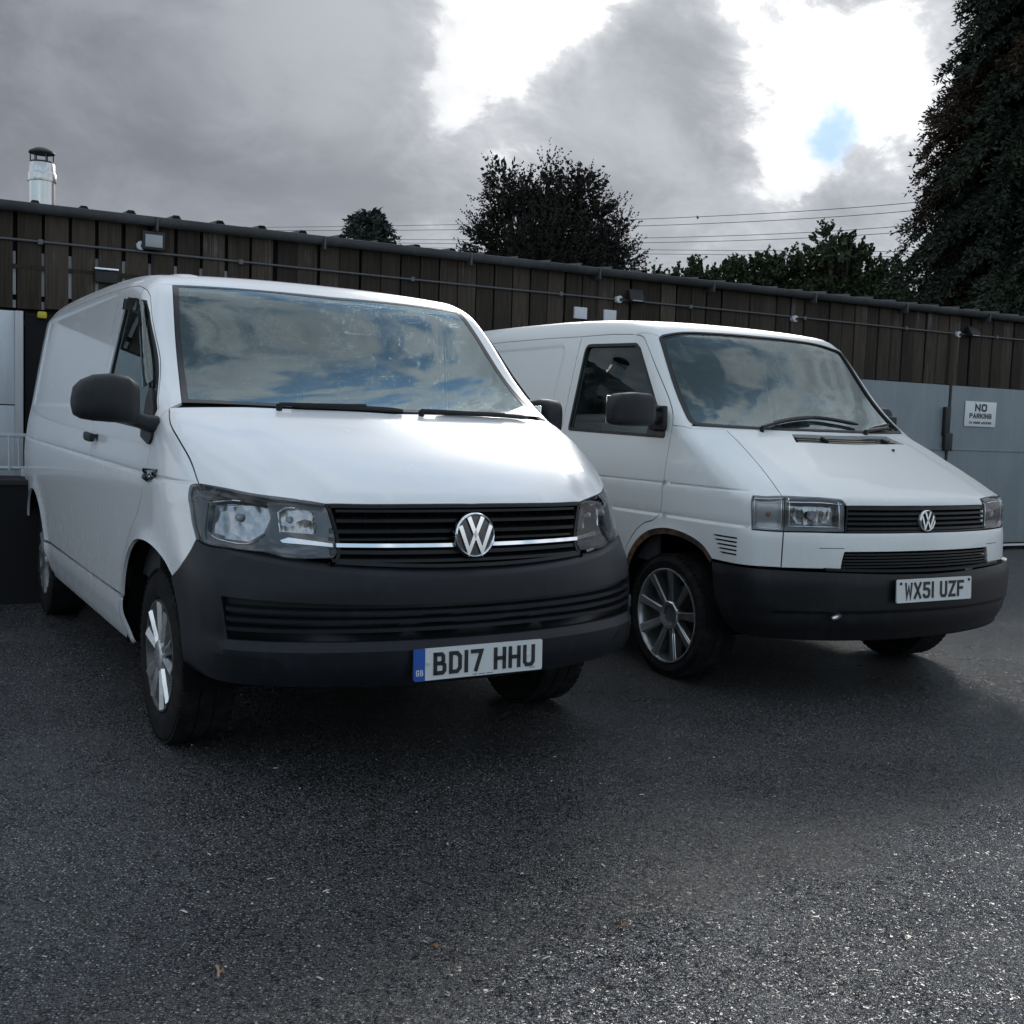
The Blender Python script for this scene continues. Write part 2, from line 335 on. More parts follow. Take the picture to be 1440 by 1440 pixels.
class Body:
    """body surface of a van: x forward from the front axle, y to its left, z up"""
    def __init__(s,kind):
        s.kind=kind
        if kind=='new':
            s.F=curve([(.20,.80),(.27,.868),(.33,.900),(.40,.916),(.485,.926),(.505,.922),(.525,.904),(.65,.900),(.70,.898),(.755,.889),(.80,.870),(.86,.857),(.93,.853),(.975,.848),(1.01,.818),(1.06,.745),(1.12,.635),(1.20,.452),(1.26,.292),(1.303,.16),(1.838,-.56),(1.95,-.71)],sm=.008)
            s.A=curve([(.2,.20),(.60,.20),(.85,.24),(.98,.26),(1.05,.25),(1.30,.20),(1.84,.13),(2.0,.13)],sm=.05)
            s.B=curve([(.2,.22),(.60,.22),(.85,.30),(.98,.36),(1.05,.30),(1.30,.06),(1.84,.04),(2.0,.04)],sm=.05)
            s.W=curve([(.2,.895),(.30,.905),(.40,.922),(.50,.935),(.62,.942),(.80,.948),(.95,.950),(1.05,.947),(1.15,.936),(1.30,.908),(1.50,.874),(1.75,.829),(1.95,.790)],sm=.03)
            s.R=curve([(-4.1,1.925),(-3.6,1.955),(-2.6,1.965),(-1.6,1.954),(-1.1,1.935),(-.85,1.914),(-.66,1.882),(-.55,1.85),(-.3,1.77),(0,1.65)],sm=.10)
            s.rear=curve([(.2,-3.93),(.5,-3.985),(1.1,-3.985),(1.5,-3.94),(1.95,-3.85)],sm=.05)
            s.crown=.028; s.rr=.09; s.rf=.055; s.rfr=.05
            s.fw=(0,.335,.425); s.rw=(-3.0,.335,.425)
            s.c=np.array([-.75,0,.80])
        else:
            s.F=curve([(.20,.80),(.30,.845),(.40,.862),(.55,.868),(.66,.866),(.70,.864),(.815,.850),(.83,.842),(.93,.833),(.962,.824),(.985,.792),(1.01,.745),(1.06,.640),(1.15,.43),(1.23,.245),(1.291,.10),(1.850,-.47),(1.95,-.572)],sm=.010)
            s.A=curve([(.2,.23),(.6,.23),(.98,.20),(1.29,.15),(1.85,.10),(2.0,.10)],sm=.05)
            s.B=curve([(.2,.16),(.6,.16),(.98,.15),(1.29,.07),(1.85,.05),(2.0,.05)],sm=.05)
            s.W=curve([(.2,.870),(.30,.885),(.45,.905),(.65,.914),(.80,.917),(.95,.915),(1.05,.905),(1.25,.860),(1.50,.803),(1.77,.740),(1.95,.695)],sm=.03)
            s.R=curve([(-4.1,1.935),(-3.6,1.955),(-2.6,1.965),(-1.6,1.955),(-1.1,1.937),(-.8,1.916),(-.6,1.890),(-.47,1.860),(-.3,1.81),(0,1.71)],sm=.10)
            s.rear=curve([(.2,-3.80),(.5,-3.835),(1.1,-3.83),(1.5,-3.77),(1.95,-3.66)],sm=.05)
            s.crown=.028; s.rr=.08; s.rf=.045; s.rfr=.05
            s.fw=(0,.325,.405); s.rw=(-2.92,.325,.39)
            s.c=np.array([-.75,0,.80])
    def side(s,x,z):
        w=s.W(z)
        if s.kind=='new':
            w=w-.050*np.clip((x-.10)/.55,0,3)**2-.055*np.clip((-3.0-x)/.95,0,2)**2
            # pressed panel behind the door
            d=rrect(x,z,-3.52,-1.20,1.285,1.835,.05); w=w-.009*sstep(.004,-.022,d)*(1-0)
            zb=1.055-.012*(x+1.5)               # belt crease
            w=w-.0050*sstep(-.004,.010,z-zb)-.011*np.exp(-((z-zb)/.0058)**2)
            # arch flares
            for (ax,az,ar),q in((s.fw,.020),(s.rw,.016)):
                dd=np.hypot(x-ax,(z-az))-ar
                w=w+q*np.exp(-(np.maximum(dd,0)/.055)**2)*sstep(.30,.50,z)
            w=w+.006*sstep(.515,.495,z)*sstep(-.45,-.40,-np.abs(x+1.5)+1.1-.0) if False else w
        else:
            w=w-.022*np.clip((x-.10)/.60,0,3)**2-.05*np.clip((-2.9-x)/.90,0,2)**2
            d=rrect(x,z,-3.40,-1.36,1.24,1.78,.05); w=w-.007*sstep(.004,-.018,d)
            zb=1.000; w=w-.003*sstep(-.003,.006,z-zb)-.009*np.exp(-((z-zb)/.0048)**2)
            zt=.838; w=w+.010*sstep(.004,-.012,z-zt)-.004*np.exp(-((z-zt-.004)/.006)**2)
            for (ax,az,ar),q in((s.fw,.014),(s.rw,.012)):
                dd=np.hypot(x-ax,(z-az))-ar
                w=w+q*np.exp(-(np.maximum(dd,0)/.05)**2)*sstep(.30,.50,z)
        return w
    def front(s,y,z):
        a=np.abs(y); f=s.F(z)-s.A(z)*a**2-s.B(z)*a**6
        if s.kind=='new':          # raised centre of the bonnet: a soft fold either side
            k=.60-.10*sstep(1.25,.98,z)
            f=f-.022*sstep(k-.02,k+.10,a)*sstep(.965,1.03,z)*sstep(1.33,1.24,z)
        else:
            k=.60; f=f-.014*sstep(k-.02,k+.07,a)*sstep(.96,1.02,z)*sstep(1.30,1.24,z)
        return f
    def G(s,P):
        x,y,z=P[...,0],P[...,1],P[...,2]; a=np.abs(y)
        e=.004; f=s.front(y,z); sl=(s.F(z+e)-s.F(z-e))/(2*e)
        gy=2*s.A(z)*a+6*s.B(z)*a**5
        gf=(x-f)/np.sqrt(1+sl**2+gy**2)
        rz=s.R(x)-s.crown*(a/.75)**2.5; rs=(s.R(x+e)-s.R(x-e))/(2*e)
        gr=(z-rz)/np.sqrt(1+rs**2)
        ws=(s.W(z+e)-s.W(z-e))/(2*e)
        gs=(a-s.side(x,z))/np.sqrt(1+ws**2)
        gb=(s.rear(z)+.10*a**4-x)
        top=rmax(gf,gr,s.rfr)
        rad=s.rf+(s.rr-s.rf)*sstep(-.45,-.75,x)
        o=rmax(top,gs,rad)
        o=rmax(o,gb,.10)
        return o
    def grad(s,P,e=.0015):
        g=np.stack([s.G(P+d)-s.G(P-d) for d in np.eye(3)*e],-1)
        return g
    def normal(s,P,e=.0015):
        g=s.grad(P,e); return g/np.maximum(np.linalg.norm(g,axis=-1,keepdims=True),1e-9)
    def cast(s,O,D,off=0.,tmax=5.,it=34):
        O=np.broadcast_to(O,D.shape).astype(float); lo=np.zeros(D.shape[:-1]); hi=np.full(D.shape[:-1],tmax)
        off=np.broadcast_to(off,lo.shape)
        for _ in range(it):
            m=(lo+hi)/2; ins=s.G(O+m[...,None]*D)<off
            lo=np.where(ins,m,lo); hi=np.where(ins,hi,m)
        return O+((lo+hi)/2)[...,None]*D
    def snap(s,P,off=0.,it=6):     # nearest point of the skin (or of the skin moved out by off)
        P=np.array(P,float)
        for _ in range(it):
            g=s.grad(P)/.003; P=P-((s.G(P)-off)/np.maximum((g**2).sum(-1),1e-6))[...,None]*g
        return P

# ------------------------------------------------------------------ panels cut out of a body surface
def crom(P,h=.02,closed=False):
    """smooth curve through points, resampled"""
    P=np.array(P,float); n=len(P)
    if n<3 and not closed:
        m=max(2,int(np.linalg.norm(P[1]-P[0])/h)+1); return P[0]+(P[1]-P[0])*np.linspace(0,1,m)[:,None]
    Q=np.vstack([P[-1],P,P[0],P[1]]) if closed else np.vstack([2*P[0]-P[1],P,2*P[-1]-P[-2]])
    o=[]
    for i in range(1,len(Q)-2):
        a,b,c,d_=Q[i-1],Q[i],Q[i+1],Q[i+2]; m=max(1,int(np.ceil(np.linalg.norm(c-b)/h)))
        t0=0;t1=t0+max(1e-6,np.linalg.norm(b-a))**.5;t2=t1+max(1e-6,np.linalg.norm(c-b))**.5;t3=t2+max(1e-6,np.linalg.norm(d_-c))**.5
        t=np.linspace(t1,t2,m,endpoint=False)[:,None]
        A1=(t1-t)/(t1-t0)*a+(t-t0)/(t1-t0)*b; A2=(t2-t)/(t2-t1)*b+(t-t1)/(t2-t1)*c; A3=(t3-t)/(t3-t2)*c+(t-t2)/(t3-t2)*d_
        B1=(t2-t)/(t2-t0)*A1+(t-t0)/(t2-t0)*A2; B2=(t3-t)/(t3-t1)*A2+(t-t1)/(t3-t1)*A3
        o.append((t2-t)/(t2-t1)*B1+(t-t1)/(t2-t1)*B2)
    o=np.vstack(o)
    return o if closed else np.vstack([o,P[-1:]])
def poly(P,h=.02,closed=False):
    P=np.array(P,float); o=[]; n=len(P)
    for i in range(n if closed else n-1):
        a,b=P[i],P[(i+1)%n]; m=max(1,int(np.ceil(np.linalg.norm(b-a)/h))); o.append(a+(b-a)*np.linspace(0,1,m,endpoint=False)[:,None])
    o=np.vstack(o); return o if closed else np.vstack([o,P[-1:]])
def rounded(P,r,seg=6):
    """round the corners of a 2-D polygon; r is one radius or one per corner"""
    P=np.array(P,float); n=len(P); r=[r]*n if not hasattr(r,'__len__') else r; o=[]
    for i in range(n):
        a,b,c=P[i-1],P[i],P[(i+1)%n]; u=(a-b); v=(c-b); lu,lv=np.linalg.norm(u),np.linalg.norm(v); u/=lu; v/=lv
        if r[i]<=0: o.append(b[None]); continue
        ang=np.arccos(np.clip(u@v,-1,1)); L=min(r[i]/np.tan(ang/2),.48*lu,.48*lv); p0=b+u*L; p1=b+v*L
        t=np.linspace(0,1,seg)[:,None]; o.append((1-t)**2*p0+2*t*(1-t)*b+t*t*p1)
    return np.vstack(o)
def mir(P): P=np.array(P,float); P=P*np.array([1,-1,1]); return P[::-1]
def sym(P):
    """right-hand half (ending on the centre line) -> whole curve from right to left"""
    P=np.array(P,float); return np.vstack([P,mir(P)[1:]])
def join(*parts):
    o=[]
    for p in parts:
        for q in np.array(p):
            if not o or np.linalg.norm(q-o[-1])>.0015: o.append(q)
    if np.linalg.norm(o[0]-o[-1])<.0015: o.pop()
    return np.array(o)
def inside(pts,loop):
    x,y=pts[:,0],pts[:,1]; r=np.zeros(len(pts),bool); a=loop; b=np.roll(loop,-1,0)
    for (x0,y0),(x1,y1) in zip(a,b):
        if y0==y1: continue
        c=((y0>y)!=(y1>y))&(x<(x1-x0)*(y-y0)/(y1-y0)+x0); r^=c
    return r
def area2(L): x,y=L[:,0],L[:,1]; return .5*np.sum(x*np.roll(y,-1)-np.roll(x,-1)*y)
class Panels:
    def __init__(s,B): s.B=B; s.rc=np.array([-2.5,0,1.15])
    def to2(s,mode,P):
        P=np.asarray(P,float)
        if mode=='sph':
            v=P-s.B.c; return np.stack([np.arctan2(v[:,1],v[:,0]),np.arctan2(v[:,2],np.hypot(v[:,0],v[:,1]))],1)*1.3
        if mode=='rsph':
            v=P-s.rc; return np.stack([np.arctan2(v[:,1],-v[:,0]),np.arctan2(v[:,2],np.hypot(v[:,0],v[:,1]))],1)*1.3
        if mode=='y': return P[:,[0,2]].copy()
        if mode=='z': return P[:,[0,1]].copy()
        if mode=='x': return P[:,[1,2]].copy()
    def ray(s,mode,q):
        n=len(q); Z=np.zeros(n)
        if mode in('sph','rsph'):
            a,e=q[:,0]/1.3,q[:,1]/1.3; sg=1 if mode=='sph' else -1
            return np.tile(s.B.c if mode=='sph' else s.rc,(n,1)),np.stack([sg*np.cos(e)*np.cos(a),np.cos(e)*np.sin(a),np.sin(e)],1)
        if mode=='y': return np.stack([q[:,0],Z,q[:,1]],1),np.tile([0.,-1,0],(n,1))
        if mode=='z': return np.stack([q[:,0],q[:,1],Z+1.2],1),np.tile([0.,0,1],(n,1))
        if mode=='x': return np.stack([Z-.6,q[:,0],q[:,1]],1),np.tile([1.,0,0],(n,1))
    def up(s,mode,q,off=0.):
        q=np.asarray(q,float); O,D=s.ray(mode,q); return s.B.cast(O,D,off)
    def side(s,pts,smooth=True,h=.02):      # (x,z) pairs on the right-hand side
        p=np.array(pts,float); p=crom(p,h) if smooth else poly(p,h); return s.up('y',p)
    def on(s,pts,smooth=True,h=.02):        # points near the skin, snapped to it
        p=np.array(pts,float); p=crom(p,h) if smooth else poly(p,h); return s.B.snap(p)
    def inset(s,mode,loop,dist):            # shrink a loop (negative: grow)
        q=s.to2(mode,loop); sg=np.sign(area2(q)); t=np.roll(q,-1,0)-np.roll(q,1,0); t/=np.maximum(np.linalg.norm(t,axis=1,keepdims=True),1e-9)
        q=q+sg*dist*np.stack([-t[:,1],t[:,0]],1); return s.up(mode,q)
    def patch(s,name,mt,parent,mode,loop,holes=(),h=.035,off=0.,gap=.0027,flange=.014,extra=(),hole_gap=None,hole_flange=None,bulge=None):
        L=[np.array(loop)]+[np.array(x) for x in holes]; Q=[s.to2(mode,l) for l in L]
        sg=[np.sign(area2(q))*(1 if i==0 else -1) for i,q in enumerate(Q)]
        lo,hi=Q[0].min(0),Q[0].max(0)
        gx=np.arange(lo[0]+h*.5,hi[0],h); gy=np.arange(lo[1]+h*.5,hi[1],h*.9)
        g=np.array([(a+(h*.5 if j%2 else 0),b) for j,b in enumerate(gy) for a in gx]).reshape(-1,2)
        ex=[s.to2(mode,np.array(e)) for e in extra]; exe=[]
        if len(g):
            k=inside(g,Q[0])
            for q in Q[1:]: k&=~inside(g,q)
            g=g[k]
            bd=np.vstack(Q)
            if len(g):
                m=np.array([np.min((bd[:,0]-p[0])**2+(bd[:,1]-p[1])**2) for p in g]); g=g[m>(h*.5)**2]
            if ex and len(g):
                eb=np.vstack(ex); m=np.array([np.min((eb[:,0]-p[0])**2+(eb[:,1]-p[1])**2) for p in g]); g=g[m>(h*.35)**2]
        if ex:
            eb=np.vstack(ex); lid=np.concatenate([np.full(len(e_),i_) for i_,e_ in enumerate(ex)]); sq=np.arange(len(eb)); k=inside(eb,Q[0]); bd=np.vstack(Q)
            for q in Q[1:]: k&=~inside(eb,q)
            m=np.array([np.min((bd[:,0]-p[0])**2+(bd[:,1]-p[1])**2) for p in eb]); k&=m>.004**2
            eb,lid,sq=eb[k],lid[k],sq[k]; base=sum(len(q) for q in Q)+len(g)
            exe=[(base+i,base+i+1) for i in range(len(eb)-1) if lid[i]==lid[i+1] and sq[i+1]==sq[i]+1]
            g=np.vstack([g,eb]) if len(g) else eb
        pts=np.vstack(Q+([g] if len(g) else [])); edges=[]; st=0; spans=[]
        for q in Q:
            n=len(q); edges+=[(st+i,st+(i+1)%n) for i in range(n)]; spans.append((st,n)); st+=n
        nb=st; edges+=exe
        r=delaunay_2d_cdt([Vector(p) for p in pts],edges,[],0,1e-7)
        V2=np.array([v[:] for v in r[0]]); T=np.array([f for f in r[2] if len(f)==3]); orig=r[3]
        cen=V2[T].mean(1); k=inside(cen,Q[0])
        for q in Q[1:]: k&=~inside(cen,q)
        T=T[k]
        offs=off if bulge is None else off+bulge(V2)
        P=s.up(mode,V2,offs); N=s.B.normal(P)
        if bulge is not None:                 # the skin has been reshaped: take the normals from the mesh itself
            fnr=np.cross(P[T[:,1]]-P[T[:,0]],P[T[:,2]]-P[T[:,0]]); sgn=np.sign((fnr*N[T[:,0]]).sum(1)); fnr*=sgn[:,None]; N2=np.zeros_like(P)
            for c_ in range(3): np.add.at(N2,T[:,c_],fnr)
            ln=np.linalg.norm(N2,axis=1,keepdims=True); N=np.where(ln>1e-12,N2/np.maximum(ln,1e-12),N)
        mp={}
        for i,oo in enumerate(orig):
            for a in oo: mp[a]=i
        # loops: open the shut line and turn the edge in
        FV=[];FF=[];FN=[]
        P0=P.copy()
        for li,(a,n) in enumerate(spans):
            idx=np.array([mp[a+i] for i in range(n)]); p=P0[idx]; nn=N[idx]
            t=np.roll(p,-1,0)-np.roll(p,1,0); t/=np.maximum(np.linalg.norm(t,axis=1,keepdims=True),1e-9)
            q=Q[li]; tq=np.roll(q,-1,0)-np.roll(q,1,0); inn=sg[li]*np.stack([-tq[:,1],tq[:,0]],1)
            dirv=np.cross(nn,t); dirv/=np.maximum(np.linalg.norm(dirv,axis=1,keepdims=True),1e-9)
            tst=((s.to2(mode,p+dirv*.002)-s.to2(mode,p))*inn).sum(1); dirv*=np.sign(np.median(np.sign(tst))) or 1
            gp=gap if li==0 or hole_gap is None else hole_gap
            P[idx]=p+dirv*gp
            fl=flange if li==0 or hole_flange is None else hole_flange
            if fl:
                b=len(FV); 
                for i in range(n): FV+=[P[idx[i]],P[idx[i]]-nn[i]*fl]
                for i in range(n):
                    j=(i+1)%n; f=[b+2*i,b+2*j,b+2*j+1,b+2*i+1]
                    fnrm=np.cross(FV[f[1]]-FV[f[0]],FV[f[3]]-FV[f[0]])
                    ns={b+2*i:-dirv[i],b+2*i+1:-dirv[i],b+2*j:-dirv[j],b+2*j+1:-dirv[j]}
                    if fnrm@(-dirv[i])<0: f=f[::-1]
                    FF.append(f); FN+=[ns[q_] for q_ in f]
        fn=np.cross(P[T[:,1]]-P[T[:,0]],P[T[:,2]]-P[T[:,0]]); fl_=(fn*N[T[:,0]]).sum(1)<0; T[fl_]=T[fl_][:,::-1]
        nv=len(P); V=np.vstack([P]+([np.array(FV)] if FV else []))
        F=[tuple(t) for t in T]+[tuple(nv+i for i in f) for f in FF]
        LN=[N[i] for t in T for i in t]+FN
        return raw(name,V,F,mt,parent,normals=LN)
    def bar(s,name,mt,parent,zf,y0,y1,hh,depth,off=0.,n=40,build=True,mb=None,droop=0.):
        """a horizontal slat that follows the front of the body"""
        rings=[]; m=mb or MB()
        for y in np.linspace(y0,y1,n):
            z=zf(y) if callable(zf) else zf
            p=s.up('x',[(y,z+hh/2),(y,z-hh/2)],off); p[0,0]-=0; 
            b1=p[1]+[-depth,0,0]; b0=p[0]+[-depth,0,droop]
            rings.append([tuple(p[0]),tuple(p[1]),tuple(b1),tuple(b0)])
        m.loft(rings)
        return m.build(name,mt,parent,25) if build else m
    def tubeon(s,name,mt,parent,pts,r,off=0.,closed=False,seg=6):
        P=s.B.snap(np.array(pts),off); P=[tuple(p) for p in P]
        if closed: P=P+P[:2]
        return MB().tube(P,r,seg,cap=not closed).build(name,mt,parent,60)
def frame_at(P,n):
    """matrix: local X to the vehicle's left, local Y up along the skin, local Z out of it"""
    n=Vector(n).normalized(); x=Vector((0,1,0)); x=(x-n*x.dot(n)).normalized(); y=n.cross(x); m=Matrix((x,y,n)).transposed().to_4x4(); m.translation=Vector(P); return m

# ------------------------------------------------------------------ lettering for number plates (strokes, 50 x 79 mm)
GL={'B':[[(0,0),(0,79)],[(0,79),(34,79),(43,71),(43,50),(36,41),(0,41)],[(36,41),(50,32),(50,9),(40,0),(0,0)]],
'D':[[(0,0),(0,79),(34,79),(50,64),(50,15),(34,0),(0,0)]],'1':[[(7,0),(7,79)]],'I':[[(7,0),(7,79)]],
'7':[[(0,79),(50,79),(20,0)]],'H':[[(0,0),(0,79)],[(50,0),(50,79)],[(0,40),(50,40)]],
'U':[[(0,79),(0,13),(11,0),(39,0),(50,13),(50,79)]],'W':[[(0,79),(9,0),(25,62),(41,0),(50,79)]],'X':[[(0,0),(50,79)],[(0,79),(50,0)]],
'5':[[(47,79),(4,79),(4,46),(36,46),(50,36),(50,11),(39,0),(10,0),(0,10)]],'Z':[[(0,79),(50,79),(0,0),(50,0)]],'F':[[(0,0),(0,79),(47,79)],[(0,42),(38,42)]],
'G':[[(50,66),(40,79),(10,79),(0,66),(0,13),(10,0),(40,0),(50,13),(50,38),(28,38)]],'O':[[(0,13),(0,66),(11,79),(39,79),(50,66),(50,13),(39,0),(11,0),(0,13)]],
'N':[[(0,0),(0,79),(50,0),(50,79)]],'P':[[(0,0),(0,79),(38,79),(50,68),(50,47),(38,37),(0,37)]],'A':[[(0,0),(25,79),(50,0)],[(9,26),(41,26)]],
'R':[[(0,0),(0,79),(38,79),(50,68),(50,50),(38,40),(0,40)],[(26,40),(50,0)]],'K':[[(0,0),(0,79)],[(50,79),(4,34)],[(16,46),(50,0)]],
'2':[[(0,64),(10,79),(40,79),(50,66),(50,50),(0,0),(50,0)]],'4':[[(38,0),(38,79),(0,24),(50,24)]],'E':[[(50,79),(0,79),(0,0),(50,0)],[(0,41),(40,41)]],
'S':[[(48,66),(38,79),(12,79),(0,68),(0,52),(10,43),(40,37),(50,27),(50,12),(39,0),(11,0),(0,13)]],'C':[[(50,64),(40,79),(10,79),(0,66),(0,13),(10,0),(40,0),(50,15)]]}
def stroke_poly(pts,wd):
    """outline of a mitred stroke of width wd"""
    P=[Vector(p) for p in pts]; closed=(P[0]-P[-1]).length<1e-6
    if closed: P=P[:-1]
    n=len(P); Lf=[];Rt=[]
    for i in range(n):
        a=P[i-1] if (i>0 or closed) else None; c=P[(i+1)%n] if (i<n-1 or closed) else None
        d1=(P[i]-a).normalized() if a is not None else None; d2=(c-P[i]).normalized() if c is not None else None
        if d1 is None: nrm=Vector((-d2.y,d2.x)); k=1
        elif d2 is None: nrm=Vector((-d1.y,d1.x)); k=1
        else:
            n1=Vector((-d1.y,d1.x)); n2=Vector((-d2.y,d2.x)); nrm=(n1+n2)
            if nrm.length<1e-4: nrm=n1; k=1
            else: nrm.normalize(); k=min(2.2,1/max(.2,nrm.dot(n1)))
        Lf.append(P[i]+nrm*wd/2*k); Rt.append(P[i]-nrm*wd/2*k)
    quads=[]
    for i in range(n if closed else n-1):
        j=(i+1)%n; quads.append([Rt[i],Rt[j],Lf[j],Lf[i]])
    return quads
def glyph(mb,ch,x,y,sx,sy,wd,z0,z1,fn):
    """glyph with its lower left at x,y; sx,sy scale from the 50x79 box; wd stroke width (same units as output)"""
    for st in GL[ch]:
        ins=wd/2
        pts=[(x+ins+px/50*(sx-wd),y+ins+py/79*(sy-wd)) for px,py in st]
        if ch in '1I' : pts=[(x+wd/2,y+(0 if py==0 else sy)) for px,py in st]
        else:
            # butt ends run to the box edge
            if pts[0]!=pts[-1]:
                for e,f in((0,1),(-1,-2)):
                    v=Vector(pts[e])-Vector(pts[f]); v.normalize(); pts[e]=tuple(Vector(pts[e])+v*ins)
        for q in stroke_poly(pts,wd): mb.prism([tuple(p) for p in q],z0,z1,fn)
def text_width(s_,cw,sp,gapw): 
    t=0
    for ch in s_: t+= gapw if ch==' ' else (cw*.28 if ch in '1I' else cw)+sp
    return t-sp
def number_plate(parent,mtx,text,band,white,curve_r=0.):
    W,H=.52,.111; root=None
    fn=lambda v:tuple(mtx@Vector(v))
    rp=rounded([(-W/2,-H/2),(W/2,-H/2),(W/2,H/2),(-W/2,H/2)],.008,4)
    root=MB().prism([tuple(p) for p in rp],0,.006,fn).build('number_plate',white,parent,30)
    x0=-W/2; 
    if band:
        bp_=rounded([(-W/2-.0005,-H/2-.0005),(-W/2+.042,-H/2-.0005),(-W/2+.042,H/2+.0005),(-W/2-.0005,H/2+.0005)],[.008,0,0,.008],4)
        MB().prism([tuple(p) for p in bp_],.002,.0078,fn).build('country_band','plate_blue',root,30)
        mb=MB(); xx=-W/2+.0075
        for ch in 'GB': glyph(mb,ch,xx,-H/2+.018,.012,.021,.0034,.0078,.0086,fn); xx+=.0150
        mb.build('country_letters','plate_white',root,30)
        x0+=.042
    cw,sp,gw=.050,.011,.033; tw=text_width(text,cw,sp,gw); fit=min(1.,(W/2-x0-.030)/tw); x=(x0+W/2)/2-tw*fit/2
    for ch in text:
        if ch==' ': x+=gw*fit; continue
        mb=MB(); wd=.014; cwid=(.014 if ch in'1I' else cw)*fit
        glyph(mb,ch,x,-.0395,cwid,.079,wd*fit**.5*(.76 if ch=='W' else .9 if ch=='X' else 1.),.0055,.0086,fn); mb.build('character','plate_black',root,30); x+=cwid+sp*fit
    return root
def emblem(parent,mtx,rad,ring_mat,disc_mat,depth=.012):
    """round badge: ring with a V above a W"""
    fn=lambda v:tuple(mtx@Vector(v)); seg=48
    disc=[(rad*.99*math.cos(2*math.pi*i/seg),rad*.99*math.sin(2*math.pi*i/seg)) for i in range(seg)]
    root=MB().prism(disc,-.01,depth*.45,fn).build('emblem',disc_mat,parent,30)
    mb=MB(); rings=[]
    for i in range(seg):
        q=2*math.pi*i/seg; c,s_=math.cos(q),math.sin(q); rings.append([fn((r_*c,r_*s_,z)) for r_,z in((rad*.86,depth*.4),(rad*.885,depth*.95),(rad*.93,depth*1.15),(rad*.985,depth*.9),(rad*1.0,-.01))])
    rings.append(rings[0]); mb.loft(rings,cap=False,closed=False).build('ring',ring_mat,root,50)
    k=rad; mb=MB()
    for st in([(-.34,.80),(0,.02),(.34,.80)],):
        for q in stroke_poly([(a*k,b_*k) for a,b_ in st],.20*k): mb.prism([tuple(p) for p in q],depth*.4,depth*1.05,fn)
    mb.build('letter_v',ring_mat,root,30)
    mb=MB()
    for q in stroke_poly([(a*k,b_*k) for a,b_ in[(-.76,.42),(-.33,-.72),(0,.06),(.33,-.72),(.76,.42)]],.20*k): mb.prism([tuple(p) for p in q],depth*.4,depth*1.05,fn)
    mb.build('letter_w',ring_mat,root,30)
    return root
